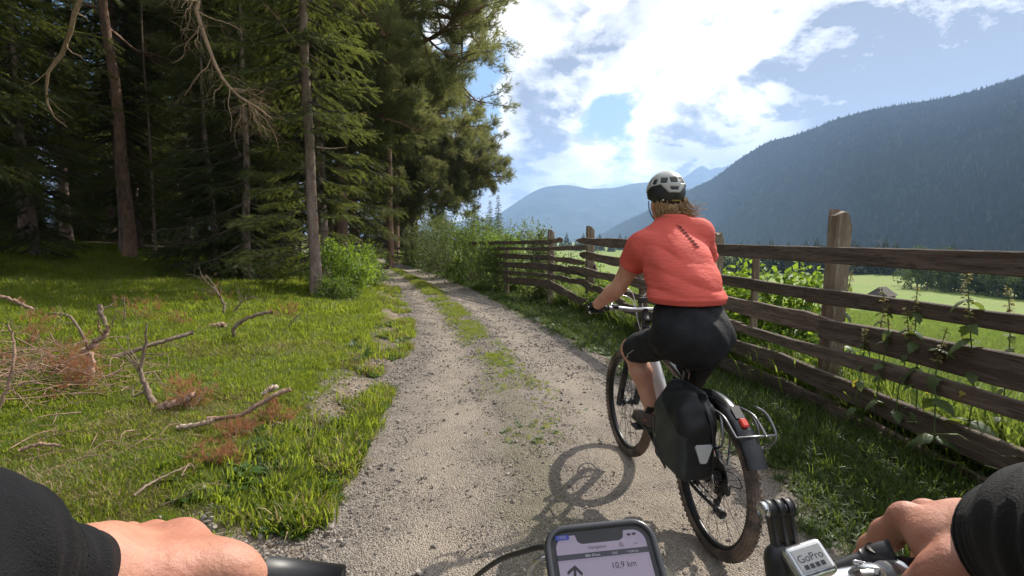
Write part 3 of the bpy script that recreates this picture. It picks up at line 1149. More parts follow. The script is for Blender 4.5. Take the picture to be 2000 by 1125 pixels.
M['far_conifer'] = mountain_mat('far_conifer', (.011, .0145, .009), (.016, .020, .012), .01)
M['far_leafy'] = pm('far_leafy', (.045, .070, .022), (.075, .10, .03), .5, rough=.9, rand=.3, spec=.1)
lo = [('conifer', with_mat(conifer_lo(i), M['far_conifer'])) for i in range(4)]
ni, nj = NV.shape[:2]
n = 46000
fi, fj = RNG.random(n) ** .8 * (ni - 1.01), nj * RNG.uniform(0, .685, n)
fi = (ni - 1.01) - RNG.random(n) ** 1.0 * (ni - 1.01)
i0, j0 = fi.astype(int), fj.astype(int)
a, b = (fi - i0)[:, None], (fj - j0)[:, None]
P = (NV[i0, j0] * (1 - a) + NV[i0 + 1, j0] * a) * (1 - b) + (NV[i0, j0 + 1] * (1 - a) + NV[i0 + 1, j0 + 1] * a) * b
k = (np.abs(P[:, 0]) < P[:, 1] * 1.3) & (fbm(P[:, 0] / 160, P[:, 1] / 160, 91, 3) > .28)
P = P[k]
scatter('mountain_forest', P - np.array([0, 0, 1.5]), lo, RNG.uniform(7, 13, len(P)), 'conifer forest covering the dark mountain', tilt=.03)
# ------------------------------------------------------------------ trees
def spray_template(kind, seed=0):
    """one needle spray, unit length along +x, lying in the xy plane"""
    r = np.random.default_rng(seed)
    V, T = [], []

    def tri(a, b, c):
        i = len(V)
        V.extend([a, b, c])
        T.append((i, i + 1, i + 2))
    if kind == 'spruce':
        for x in np.linspace(.05, .9, 7):
            for s in (-1, 1):
                l = .34 * (1 - .55 * x) * r.uniform(.75, 1.2)
                b = np.array([x, 0, 0])
                d = np.array([.75, s * .72, r.normal(-.1, .22)])
                d /= np.linalg.norm(d)
                e = np.array([.05, 0, r.normal(0, .02)])
                tri(b - e, b + e, b + d * l)
        tri([0, -.018, 0], [0, .018, 0], [1.0, 0, -.05])
        tri([.55, -.05, .02], [.55, .05, -.02], [1.12, 0, -.06])
        tri([0, 0, -.02], [0, 0, .03], [.9, 0, -.03])
    elif kind == 'pine':
        for k in range(15):
            a = r.uniform(0, 6.283)
            el = r.uniform(-.2, 1.1)
            d = np.array([math.cos(el) * .9 + .1, math.sin(el) * math.cos(a), math.sin(el) * math.sin(a)])
            b = np.array([r.uniform(0, .45), 0, 0])
            p = np.cross(d, r.normal(0, 1, 3))
            p /= np.linalg.norm(p)
            tri(b - p * .022, b + p * .022, b + d * r.uniform(.55, .85))
    elif kind == 'leaf':
        for (a, b, c) in (((0, 0, 0), (.45, -.32, .06), (1, 0, -.05)), ((0, 0, 0), (1, 0, -.05), (.45, .32, .06))):
            tri(np.array(a), np.array(b), np.array(c))
    return np.array(V, float), np.array(T)


TPL = {k: [spray_template(k, i) for i in range(3)] for k in ('spruce', 'pine', 'leaf')}


def sprays(name, P, Dv, Up, S_, kind):
    """many needle sprays at once: positions, directions, up vectors, lengths"""
    P, Dv, Up, S_ = np.asarray(P, float), np.asarray(Dv, float), np.asarray(Up, float), np.asarray(S_, float)
    Dv = Dv / (np.linalg.norm(Dv, axis=1)[:, None] + 1e-9)
    Yv = np.cross(Up, Dv)
    Yv /= np.linalg.norm(Yv, axis=1)[:, None] + 1e-9
    Zv = np.cross(Dv, Yv)
    Vs, Ts, nn = [], [], 0
    for q in range(3):
        sel = slice(q, None, 3)
        tv, tt = TPL[kind][q]
        p, d, y, z, s = P[sel], Dv[sel], Yv[sel], Zv[sel], S_[sel]
        v = p[:, None] + s[:, None, None] * (tv[None, :, 0:1] * d[:, None] + tv[None, :, 1:2] * y[:, None] + tv[None, :, 2:3] * z[:, None])
        t = tt[None] + (np.arange(len(p)) * len(tv))[:, None, None] + nn
        Vs.append(v.reshape(-1, 3))
        Ts.append(t.reshape(-1, 3))
        nn += len(p) * len(tv)
    return mesh_np(name, np.vstack(Vs), np.vstack(Ts))


def rv(r, s=1.0): return r.normal(0, s, 3)


def spruce(seed, H, rt, base, Lmax, gap=.42, spl=.30, shape=1.0, dens=1.0, bare=0.0, side=None):
    """trunk, limb and crown meshes of one spruce"""
    r = np.random.default_rng(seed)
    nz = 16
    tz = np.linspace(-.3, H, nz)
    wob = np.cumsum(r.normal(0, .025, (nz, 2)), 0)
    TP = np.stack([wob[:, 0] - wob[0, 0], wob[:, 1] - wob[0, 1], tz], 1)
    rad = rt * (1 - .93 * np.linspace(0, 1, nz) ** 1.1)
    rad[0] = rt * 1.35
    tr = MB().tube(TP, rad, 12, jit=.03)
    lb = MB()
    P, Dv, Up, Sz = [], [], [], []
    z = base
    while z < H - .2:
        t = (z - base) / (H - base)
        L = Lmax * ((1 - t) ** .8 * (.55 + .45 * min(1, t / .15 + .35))) * shape + .15
        nb = 4 if L > .8 else 3
        a0 = r.uniform(0, 6.28)
        for k in range(nb):
            a = a0 + 6.283 * k / nb + r.normal(0, .35)
            l = L * r.uniform(.6, 1.15)
            if side is not None and math.cos(a - side) < -.1: l *= .45
            zz = z + r.normal(0, .1)
            c = np.array([np.interp(zz, tz, TP[:, 0]), np.interp(zz, tz, TP[:, 1]), zz])
            d = np.array([math.cos(a), math.sin(a), 0])
            sdv = np.array([-d[1], d[0], 0])
            dr = r.uniform(.25, .55) * (1 - .6 * t)
            u = np.linspace(0, 1, 7)
            path = c + d * (l * u)[:, None] + sdv * (l * .08 * r.normal() * u ** 2)[:, None]
            path[:, 2] += l * (-dr * u - .12 * u + (.30 * dr + .10) * u ** 3)
            lb.tube(path, [max(.008, .016 * l + .004), .004], 4, cap=False)
            if bare and r.random() < bare * (1 - t) ** 2:
                continue
            nn = max(3, int(l / .17 * dens))
            for q in range(nn):
                uq = .12 + .88 * (q + r.random()) / nn
                pc = np.array([np.interp(uq, u, path[:, i]) for i in range(3)])
                for s in (-1, 1):
                    sl = l * .42 * (1.08 - uq) * r.uniform(.6, 1.25) + .08
                    dd = d * .75 + sdv * s * .8 + np.array([0, 0, -.22 - .35 * r.random() * (1 - t)])
                    dd /= np.linalg.norm(dd)
                    m = max(1, int(sl / (spl * .55)))
                    for w in range(m):
                        f = (w + .3) / m
                        pp = pc + dd * sl * f + np.array([0, 0, -.12 * sl * f * f])
                        P.append(pp)
                        Dv.append(dd + sdv * s * .3 * r.normal() + rv(r, .16) + np.array([0, 0, -.18]))
                        Up.append(np.array([0, 0, 1]) + rv(r, .25))
                        Sz.append(spl * r.uniform(.7, 1.25))
                P.append(pc)
                Dv.append(d + rv(r, .2) + np.array([0, 0, -.1]))
                Up.append(np.array([0, 0, 1]) + rv(r, .3))
                Sz.append(spl * r.uniform(.7, 1.2))
        z += gap * r.uniform(.75, 1.3) * (1 - .35 * t)
    return tr.mesh('trunk', True), lb.mesh('limbs', True), sprays('crown', P, Dv, Up, Sz, 'spruce')


def grow(r, lb, tips, p, d, L, rad, lev, up=.1, crook=.25):
    n = 7
    path = [p]
    for i in range(n):
        d = d + rv(r, crook * .5) + np.array([0, 0, up * .3])
        d /= np.linalg.norm(d)
        path.append(path[-1] + d * L / n)
    path = np.array(path)
    lb.tube(path, [rad, rad * .45], 6 if lev < 2 else 4, cap=False)
    if lev >= 2:
        for q in (.45, .7, .9, 1.0):
            j = q * n
            i = min(int(j), n - 1)
            tips.append((path[i] + (path[i + 1] - path[i]) * (j - i), path[i + 1] - path[i]))
        return
    nb = r.integers(6, 9) if lev == 0 else r.integers(4, 7)
    for k in range(nb):
        q = r.uniform(.30 if lev == 0 else .2, 1.0)
        j = q * n
        i = min(int(j), n - 1)
        pp = path[i] + (path[i + 1] - path[i]) * (j - i)
        t = (path[i + 1] - path[i])
        t /= np.linalg.norm(t)
        o = np.cross(t, rv(r))
        o /= np.linalg.norm(o)
        dd = t * .6 + o * .75
        dd[2] = dd[2] * .55 + .05
        grow(r, lb, tips, pp, dd, L * r.uniform(.38, .6), rad * .5, lev + 1, up, crook)


def pine(seed, H, rt, base, Lmax, nl=26, limbs=None, tuft_n=9, ts=.22, lean=0.0):
    r = np.random.default_rng(seed)
    nz = 16
    tz = np.linspace(-.3, H, nz)
    wob = np.cumsum(r.normal(0, .05, (nz, 2)), 0)
    TP = np.stack([wob[:, 0] - wob[0, 0] + lean * np.linspace(0, 1, nz), wob[:, 1] - wob[0, 1], tz], 1)
    rad = rt * (1 - .75 * np.linspace(0, 1, nz))
    rad[0] = rt * 1.3
    tr = MB().tube(TP, rad, 12, jit=.03)
    lb, tips = MB(), []
    spec = []
    if limbs:
        spec += limbs
    for k in range(nl):
        t = (k + r.random()) / nl
        spec.append((base + (H - base - .3) * t, r.uniform(0, 6.283), Lmax * (1 - .65 * t) * r.uniform(.6, 1.1), r.uniform(-.25, .25) + .4 * t))
    for (z, a, l, el) in spec:
        c = np.array([np.interp(z, tz, TP[:, 0]), np.interp(z, tz, TP[:, 1]), z])
        grow(r, lb, tips, c, np.array([math.cos(a) * math.cos(el), math.sin(a) * math.cos(el), math.sin(el)]), l, .012 + .018 * l, 0, .12, .32)
    P, Dv, Up, Sz = [], [], [], []
    for (p, d) in tips:
        d = d / np.linalg.norm(d)
        for k in range(tuft_n):
            P.append(p + rv(r, .12))
            Dv.append(d * .7 + rv(r, .55) + np.array([0, 0, .25]))
            Up.append(rv(r))
            Sz.append(ts * r.uniform(.7, 1.3))
    return tr.mesh('trunk', True), lb.mesh('limbs', True), sprays('crown', P, Dv, Up, Sz, 'pine')


def plant_tree(name, parts, loc, rz=0, s=1.0, label=None, group=None, mats=('bark', 'limb', 'needle'), first=True, cat='tree'):
    e = empty(name, loc, (0, 0, rz), label, cat, group)
    e.scale = (s, s, s)
    for nm, me, mt in zip(('trunk', 'limbs', 'crown'), parts, mats):
        o = link(nm, me, M[mt], e)
        if nm != 'trunk': o['kind'] = 'stuff'
    return e


def at(x, y, dz=-.05):
    return (x, y, float(terr(x, y)) + dz)


SP_TALL = [spruce(1, 23, .21, 2.6, 2.9, .38, .34), spruce(2, 20, .19, 1.2, 2.6, .36, .34), spruce(3, 25, .24, 4.5, 3.0, .42, .32, bare=.35)]
SP_YOUNG = [spruce(11, 9.5, .11, .35, 2.1, .30, .24), spruce(12, 7.0, .09, .25, 1.8, .28, .22)]
PINE_HIGH = [pine(21, 21, .24, 9.5, 3.4, 24), pine(22, 18, .20, 7.5, 3.2, 24)]

# the lone trunk in front of the wood
tree_front = spruce(41, 17, .12, 4.0, 1.7, .30, .27, 1.0, 1.1)
e = plant_tree('spruce_tree', tree_front, at(-4.22, 11.0), .4, 1, 'slender spruce with a bare grey-brown trunk standing alone before the wood')
# its low side boughs, on the side of the wood
r_ = np.random.default_rng(5)
P_, D_, U_, S_2 = [], [], [], []
lbm = MB()
for (z, a, l) in ((.95, 2.7, 1.35), (1.3, 3.1, 1.6), (1.65, 2.4, 1.5), (1.15, 3.7, 1.5), (2.0, 3.0, 1.4), (2.5, 3.3, 1.1), (2.9, .2, .9), (3.4, 2.9, 1.2), (3.9, 3.2, 1.0), (2.2, .5, .8), (3.6, 5.5, .9), (1.5, .3, .7), (4.2, 1.2, 1.1), (.7, 2.9, 1.2), (1.1, 2.2, 1.2), (1.9, 3.5, 1.5), (2.3, 2.6, 1.4), (2.8, 3.7, 1.2), (3.2, .0, 1.0), (2.6, .8, .9), (1.9, 6.0, .8), (3.8, .4, 1.2), (4.4, 3.0, 1.3), (4.6, 5.9, 1.0)):
    a = a + .4
    d = np.array([math.cos(a - .4), math.sin(a - .4), 0])
    u = np.linspace(0, 1, 7)
    path = np.array([0, 0, z]) + d * (l * u)[:, None]
    path[:, 2] += l * (-.30 * u + .16 * u ** 3)
    lbm.tube(path, [.016, .004], 5, cap=False)
    sdv = np.array([-d[1], d[0], 0])
    for q in range(int(l / .11)):
        uq = .18 + .82 * (q + r_.random()) / int(l / .11)
        pc = np.array([np.interp(uq, u, path[:, i]) for i in range(3)])
        for s in (-1, 1):
            sl = l * .40 * (1.1 - uq) + .12
            dd = d * .75 + sdv * s * .8 + np.array([0, 0, -.35])
            for f in (.1, .4, .7, 1.0):
                P_.append(pc + dd * sl * f)
                D_.append(dd + rv(r_, .25))
                U_.append(np.array([0, 0, 1]) + rv(r_, .3))
                S_2.append(.22 * r_.uniform(.7, 1.2))
e2 = link('low_boughs', sprays('low_boughs', P_, D_, U_, S_2, 'spruce'), M['needle'], e, 'stuff')
e2.rotation_euler = (0, 0, -.4)
o = lbm.build('low_limbs', M['limb'], e, True, 'stuff')
o.rotation_euler = (0, 0, -.4)
MB().tube(smooth_path([(0.1, -.05, 3.2), (.4, -.1, 3.18), (.75, -.15, 3.24)], 8), [.022, .006], 6).build('dead_stub', M['pale_wood'], e, True)

# trees that show singly along the front of the wood: (mesh set, x, y, turn, scale, label, kind)
fronts = [
    ('t', 2, -14.6, 19.5, .3, 1.0, 'tall dark-barked spruce, thick trunk bare to mid height in the shaded wood'),
    ('y', 0, -6.55, 12.6, 1.1, .95, 'young spruce with lit boughs to the ground left of the lone trunk'),
    ('y', 1, -7.9, 13.6, 2.0, 1.0, 'small young spruce half in shade behind the brushwood'),
    ('t', 1, -8.3, 15.6, .7, 1.0, 'dense spruce rising behind the two young spruces'),
    ('t', 0, -9.6, 8.3, 2.4, 1.0, 'big spruce hanging its boughs in at the left edge of the clearing'),
    ('t', 1, -13.4, 11.0, 4.0, .95, 'spruce reaching in from beyond the left edge of the clearing'),
    ('y', 0, -12.6, 13.6, 5.0, 1.05, 'young spruce in deep shade at the left of the wood'),
    ('t', 0, -5.9, 16.0, 3.3, .95, 'spruce close behind the lone trunk, at the bend of the road'),
    ('t', 1, -6.3, 20.5, 1.9, 1.05, 'full spruce beside the leafy shrub at the road bend'),
    ('t', 0, -9.3, 26.5, .2, 1.0, 'tall spruce on the left shoulder of the road where it enters the wood'),
    ('t', 2, -10.2, 33, 2.9, 1.0, 'spruce with bare lower trunk where the road goes into the shade'),
    ('t', 1, -16.8, 23, 2.2, 1.0, 'spruce with low boughs behind the thick dark trunk'),
]
for (k, i, x, y, rz, s, lab) in fronts:
    plant_tree('spruce_tree', SP_TALL[i] if k == 't' else SP_YOUNG[i], at(x, y), rz, s, lab)

# thin dead poles standing in the shade
for (px, Yd, H, rr, lab) in ((385, 16.5, 9, .045, 'thin grey dead pole at the front of the shaded wood'), (303, 18.5, 10, .05, 'thin dead pole right of the thick dark trunk'), (585, 19, 11, .06, 'slim dead stem behind the lone spruce trunk')):
    p = N(px, 480, Yd)
    m = MB().tube(smooth_path([(0, 0, -.2), (.05, 0, H * .4), (-.06, .1, H * .75), (.05, .1, H)], 14), [rr, rr * .4], 7)
    e = empty('dead_tree', at(p[0], p[1]), (0, 0, 0), lab, 'tree')
    m.build('trunk', M['dead_wood'], e, True)
    m = MB()
    for q in range(26):
        z = RNG.uniform(1.0, H)
        a = RNG.uniform(0, 6.28)
        l = RNG.uniform(.25, .9)
        m.tube(smooth_path([(0, 0, z), (math.cos(a) * l * .6, math.sin(a) * l * .6, z - .02), (math.cos(a) * l, math.sin(a) * l, z - .15 * l)], 5), [.007, .002], 3, cap=False)
    m.build('twigs', M['dead_wood'], e, False, 'stuff')

# tall pines over the road
big_limbs = [(7.2, -.10, 5.0, .10), (8.3, -.45, 5.2, .18), (9.6, .15, 5.4, .15), (10.5, -.6, 5.0, .2), (11.6, -.1, 5.2, .25), (6.3, .2, 3.6, -.05), (5.4, -.3, 3.2, -.1)]
PINE_BIG = pine(31, 19, .27, 5.6, 4.6, 44, big_limbs, 15, .27)
plant_tree('pine_tree', PINE_BIG, at(-6.4, 19.2), 0, 1, 'large pine stretching long crooked limbs out over the road', mats=('pine_bark', 'pine_bark', 'pine_needle'))
PINE_R = pine(32, 13.5, .30, 3.4, 4.2, 36, [(4.3, -.1, 5.0, .12), (5.0, -.5, 5.2, .12), (5.6, .3, 4.8, .12), (3.6, -.2, 4.2, .05), (6.6, 0, 4.6, .15)], 15, .30)
plant_tree('pine_tree', PINE_R, at(-6.5, 34.2), 0, 1, 'stout pine right of the road bend with flat layered boughs', mats=('pine_bark', 'pine_bark', 'pine_needle'))
for (x, y, i, rz, s, lab) in ((-9.3, 42, 0, 1, .9, 'straight pine behind the dark rail fence at the road bend'), (-6.6, 27.5, 0, 4.2, .85, 'pine on the right of the far road behind the long-limbed pine'), (-11.3, 24, 0, 2.0, 1, 'pine with high crown behind the dense spruce'),
                              (-16.2, 27, 1, .5, 1.1, 'reddish pine trunk high up between the dark crowns'), (-13.0, 17.4, 1, 3.5, 1.0, 'pine leaning among the dark trunks of the shaded wood')):
    plant_tree('pine_tree', PINE_HIGH[i], at(x, y), rz, s, lab, mats=('pine_bark', 'pine_bark', 'pine_needle'))

# the body of the wood
placed = [(f[2], f[3]) for f in fronts] + [(-6.4, 19.2), (-6.5, 34), (-4.2, 11)]
cnt = 0
tries = 0
rf_ = np.random.default_rng(2024)
while cnt < 78 and tries < 9000:
    tries += 1
    y = rf_.uniform(6, 74)
    x = rf_.uniform(-52, 6)
    if x > xl(y) - 2.2: continue
    dlx = xl(y) - x
    if y < 17.5 and dlx < 12.5 - max(0, y - 14) * 2.2: continue
    if y < 22.5 and -.92 < x / y < -.42: continue
    if any((x - a) ** 2 + (y - b) ** 2 < (2.4 if y < 30 else 3.3) ** 2 for a, b in placed): continue
    if -x > 1.5 * y + 6: continue
    placed.append((x, y))
    i = int(rf_.integers(0, 4))
    if y < 33 and i in (0, 1): i = 2 if rf_.random() < .6 else 3
    if i == 3:
        plant_tree('pine_tree', PINE_HIGH[cnt % 2], at(x, y), rf_.uniform(0, 6), rf_.uniform(.85, 1.1), 'tall pine deep inside the shaded wood', 'pines inside the wood', mats=('pine_bark', 'pine_bark', 'pine_needle'))
    else:
        plant_tree('spruce_tree', SP_TALL[i], at(x, y), rf_.uniform(0, 6), rf_.uniform(.75, 1.1), 'dark spruce deep inside the shaded wood', 'spruces inside the wood')
    cnt += 1
# unseen spruces added beside and behind the camera to darken the wood
for (x, y, i, rz) in ((-13.5, 4.0, 0, 1), (-15.0, -1.0, 1, 2), (-12.0, -5.0, 0, 3), (-17.5, 7.0, 1, 4), (-9.5, -9.0, 1, 5), (-19, 2.5, 0, 6), (-7.0, -13.5, 0, 2.5), (-14.5, -10.0, 1, 1.5)):
    plant_tree('spruce_tree', SP_TALL[i], at(x, y), rz, 1, 'unseen spruce left of the camera, added to darken the wood', 'spruces beside the camera')
for k in range(18):
    y = RNG.uniform(47, 66)
    x = RNG.uniform(float(xr(y)) + 1.5, -.20 * y)
    if k < 11:
        plant_tree('young_spruce', SP_YOUNG[k % 2], at(x, y), k, RNG.uniform(.6, 1.1), 'young spruce closing the view at the far end of the road', 'young spruces at the end of the road')
    else:
        plant_tree('spruce_tree', SP_TALL[k % 3], at(x, y), k, RNG.uniform(.6, .9), 'spruce closing the view at the far end of the road', 'spruces at the end of the road')
# young growth under the trees, closing the view through the wood
cnt = 0
while cnt < 58:
    y = RNG.uniform(17, 52)
    x = RNG.uniform(-46, 0)
    if x > xl(y) - 3.0 or -x > 1.15 * y + 2 or (y < 21 and x > -13): continue
    plant_tree('young_spruce', SP_YOUNG[cnt % 2], at(x, y), RNG.uniform(0, 6), RNG.uniform(.4, .85), 'young spruce in the deep shade between the trunks', 'young spruces under the trees')
    cnt += 1
for (x, y, s) in ((-4.6, 62, .55), (-1.5, 58, .45), (-2.9, 70, .5), (-7.5, 56, .6)):
    plant_tree('spruce_tree', SP_TALL[1], at(x, y), x, s, 'small pointed spruce beyond the hedge at the edge of the meadow', 'small spruces beyond the hedge')


# ------------------------------------------------------------------ dead limb hanging from the tall spruce
def dead_branch(m, path, r0, r1, subs, seed, sublen=.5, droop=.1, lev=0):
    r = np.random.default_rng(seed)
    path = smooth_path(path, 22)
    path[1:-1] += r.normal(0, r0 * .25, (20, 3))
    m.tube(path, [r0, r1], 7 if r0 > .02 else 5, jit=.06)
    for k in range(subs):
        q = r.uniform(.2, .98)
        i = int(q * 20)
        t = path[i + 1] - path[i]
        t /= np.linalg.norm(t)
        o = np.cross(t, rv(r))
        o /= np.linalg.norm(o)
        d = t * .5 + o * .8 + np.array([0, 0, -droop])
        l = sublen * r.uniform(.5, 1.3)
        p = path[i]
        pts = [p]
        for w in range(4):
            d = d + rv(r, .35) + np.array([0, 0, -droop * .5])
            d /= np.linalg.norm(d)
            pts.append(pts[-1] + d * l / 4)
        rr = (r0 + (r1 - r0) * q) * .42
        if lev < 1:
            dead_branch(m, pts, rr, rr * .3, max(1, subs // 4), seed * 31 + k, sublen * .55, droop, lev + 1)
        else:
            m.tube(smooth_path(pts, 10), [rr, rr * .3], 4)


m = MB()
dead_branch(m, [(-9.6, 8.35, 8.2), (-7.6, 8.9, 7.5), N(372, -60, 9.5), N(385, 20, 9.4), N(412, 110, 9.3), N(452, 172, 9.2), N(500, 210, 9.1), N(532, 232, 9.0)], .062, .010, 34, 77, .8, .22)
o = m.build('dead_branch', M['tan_wood'], None, True)
tag(o, 'long bare dead limb hanging down in front of the shaded wood', 'branch')
m = MB()
dead_branch(m, [(-9.6, 8.35, 7.2), N(140, -80, 8.6), N(143, 30, 8.8), N(120, 105, 9.0), N(96, 140, 9.0), N(91, 190, 9.1), N(105, 228, 9.2), N(130, 248, 9.3)], .05, .008, 5, 78, .6, .1)
o = m.build('dead_branch', M['tan_wood'], None, True)
tag(o, 'bent dead limb curling down among the boughs at the left edge', 'branch')
m = MB()
dead_branch(m, [(-4.25, 11.0, 8.2), N(500, -40, 10.9), N(545, 40, 10.6), N(590, 95, 10.5), N(640, 128, 10.6)], .028, .008, 4, 79, .4, .1)
o = m.build('dead_branch', M['tan_wood'], None, True)
tag(o, 'thin bare branch slanting across the top of the lone trunk', 'branch')


# ------------------------------------------------------------------ bushes
def bush(name, loc, size, n, mat, label, seed, leaf=.06, clumps=26, group=None, stems=9, cat='bush', lean=(0, 0)):
    r = np.random.default_rng(seed)
    e = empty(name, loc, (0, 0, 0), label, cat, group)
    sx, sy, sz = size
    st = MB()
    P, Dv, Up, Sz = [], [], [], []
    cl = []
    for k in range(clumps):
        a = r.uniform(0, 6.283)
        q = r.random() ** .5
        z = r.uniform(.12, 1.0)
        w = math.sqrt(max(.05, 1 - (2 * abs(z - .42)) ** 2 * .55))
        cl.append(np.array([math.cos(a) * q * sx * w + lean[0] * z, math.sin(a) * q * sy * w + lean[1] * z, sz * z * r.uniform(.8, 1.08)]))
    for k, c in enumerate(cl):
        b = np.array([c[0] * .15, c[1] * .15, 0])
        st.tube(smooth_path([b, (b + c) / 2 * np.array([.8, .8, 1.15]) + rv(r, .04), c, c + np.array([0, 0, sz * .1]) + rv(r, .05)], 8), [.012, .003], 4, cap=False)
        m = n // clumps
        rr = (sx + sy + sz) / 3 * r.uniform(.18, .34)
        pts = c + r.normal(0, 1, (m, 3)) * rr * np.array([.6, .6, .55])
        # shoots sticking out of the clump
        for s in range(3):
            d = rv(r) + np.array([0, 0, 1.2])
            d /= np.linalg.norm(d)
            L = rr * r.uniform(1.0, 2.0)
            f = r.random(m // 8)
            pts = np.vstack([pts, c + d * (L * f)[:, None] + r.normal(0, .02, (len(f), 3))])
            st.tube(np.array([c, c + d * L * .5, c + d * L]), [.004, .002], 3, cap=False)
        pts = pts[pts[:, 2] > .02]
        P.append(pts)
        Dv.append(r.normal(0, 1, (len(pts), 3)) + (pts - c) / rr * .5 + np.array([0, 0, -.1]))
        Up.append(np.array([0, 0, 1]) + r.normal(0, .55, (len(pts), 3)))
        Sz.append(leaf * r.uniform(.6, 1.3, len(pts)))
    st.build('stems', M['dead_wood'], e, True, 'stuff')
    link('leaves', sprays('leaves', np.vstack(P), np.vstack(Dv), np.vstack(Up), np.concatenate(Sz), 'leaf'), M[mat], e, 'stuff')
    return e


bush('leafy_shrub', at(-3.95, 11.9), (.75, .8, 1.25), 3800, 'leaf_bright', 'bright green leafy shrub right behind the lone spruce trunk', 1, .065, 30)
bush('leafy_shrub', at(-4.35, 14.8), (.7, 1.3, 1.0), 3200, 'leaf', 'low leafy shrub on the bank further along the road', 2, .07, 26)
bush('leafy_shrub', at(-3.75, 10.7), (.42, .4, .55), 1500, 'leaf', 'small dark shrub at the foot of the lone trunk', 3, .05, 16)
hedge = [(1.05, 14.1, (.75, .8, 1.75), 'leaf_pale', 'pale willow bush crowding the end of the broken fence'),
         (-.35, 15.9, (.95, 1.0, 1.85), 'leaf', 'leafy bush second from the broken fence end'),
         (-1.35, 18.2, (1.1, 1.1, 2.15), 'leaf', 'tall green bush in the middle of the hedge'),
         (-2.6, 21.3, (1.3, 1.3, 2.4), 'leaf_pale', 'big pale bush in the hedge before the stout pine'),
         (-3.6, 24.6, (1.3, 1.5, 2.6), 'leaf_pale', 'large rounded bush farthest along the hedge'),
         (.35, 17.2, (1.0, 1.0, 1.9), 'leaf_pale', 'pale bush at the back of the hedge on the meadow side'),
         (-.9, 21.5, (1.3, 1.2, 2.3), 'leaf', 'bush behind the middle of the hedge'),
         (1.35, 12.5, (.35, .5, .55), 'leaf', 'low weeds grown into a small bush under the broken fence'),
         (-4.9, 28.5, (1.0, 1.4, 1.5), 'leaf', 'low bush beside the road below the stout pine')]
for i, (x, y, sz, mt, lab) in enumerate(hedge):
    bush('hedge_bush', at(x, y), sz, 4600 if sz[2] > 1 else 1200, mt, lab, 20 + i, .075 if sz[2] > 1 else .06, 34, 'bushes along the fence')
bush('bramble_bush', at(3.15, 5.9), (.55, .6, 1.32), 2600, 'leaf_bright', 'sunlit bright green bush behind the fence, just right of the cyclist', 41, .085, 26)
bush('bramble_bush', at(3.0, 6.9), (.5, .55, 1.25), 2200, 'leaf_bright', 'sunlit bright green bush behind the fence, hidden partly by the cyclist', 42, .085, 24)
bush('bramble_bush', at(3.2, 4.75), (.28, .3, .85), 900, 'leaf_bright', 'small sunlit bush just right of the thick weathered post', 43, .075, 14)
bush('bramble_bush', at(1.95, 10.6), (.35, .45, .9), 1200, 'leaf_bright', 'sunlit bush under the handlebar of the cyclist', 44, .07, 16)
bush('bramble_bush', at(1.85, 11.6), (.25, .3, 1.35), 700, 'leaf_bright', 'sprig of white-tipped leaves over the second rail', 45, .06, 10)

# ------------------------------------------------------------------ fence
def plank(a, b, h, th=.045, sag=0.0, seed=0, taper=(1, 1), wane=.02, n=14):
    """a sawn board with an uneven waney edge from a to b (centre line)"""
    r = np.random.default_rng(seed)
    a, b = np.array(a, float), np.array(b, float)
    ax = (b - a) / np.linalg.norm(b - a)
    side = np.cross(ax, (0, 0, 1))
    side /= np.linalg.norm(side)
    up = np.cross(side, ax)
    V, Q = [], []
    e1 = np.convolve(r.normal(0, wane, n + 4), np.ones(3) / 3, 'same')[2:-2]
    e2 = np.convolve(r.normal(0, wane, n + 4), np.ones(3) / 3, 'same')[2:-2]
    bw = np.convolve(r.normal(0, .008, n + 4), np.ones(3) / 3, 'same')[2:-2]
    for i in range(n):
        t = i / (n - 1)
        tp = np.interp(t, [0, .06, .94, 1], [taper[0], 1, 1, taper[1]])
        c = a + (b - a) * t + up * (-sag * 4 * t * (1 - t)) + side * bw[i]
        u, d = up * (h / 2 * tp + e1[i]), up * (-h / 2 * tp + e2[i])
        ch = up * .006
        V += [c + u - ch - side * th / 2, c + u - side * th * .36, c + u + side * th * .36, c + u - ch + side * th / 2,
              c + d + ch + side * th / 2, c + d + side * th * .36, c + d - side * th * .36, c + d + ch - side * th / 2]
    for i in range(n - 1):
        for j in range(8):
            Q.append((i * 8 + j, i * 8 + (j + 1) % 8, (i + 1) * 8 + (j + 1) % 8, (i + 1) * 8 + j))
    T = []
    for k in range(1, 7):
        T.append((0, k + 1, k))
        o = (n - 1) * 8
        T.append((o, o + k, o + k + 1))
    return np.array(V), np.array(T), np.array(Q)


def post(h, w, d, seed, broken=.05):
    r = np.random.default_rng(seed)
    m = MB()
    nz = 12
    n = 14
    V, Q = [], []
    for i in range(nz):
        z = -.25 + (h + .25) * i / (nz - 1)
        for k in range(n):
            a = 6.283 * k / n
            c, s = math.cos(a), math.sin(a)
            q = 1 / max(abs(c), abs(s)) ** .75
            zz = z
            if i == nz - 1: zz = z - broken * (0.2 + r.random()) - (broken * 1.6 if c > .3 else 0)
            V.append((c * q * w / 2 * (1 + r.normal(0, .035)), s * q * d / 2 * (1 + r.normal(0, .035)), zz))
    for i in range(nz - 1):
        for k in range(n):
            Q.append((i * n + k, i * n + (k + 1) % n, (i + 1) * n + (k + 1) % n, (i + 1) * n + k))
    V.append((0, 0, h - broken * .5))
    T = [((nz - 1) * n + k, (nz - 1) * n + (k + 1) % n, nz * n) for k in range(n)]
    m.add(V, T, Q)
    return m


def fpt(Y, z, off=0.0):
    return np.array([float(xf(Y)) + off, Y, z])


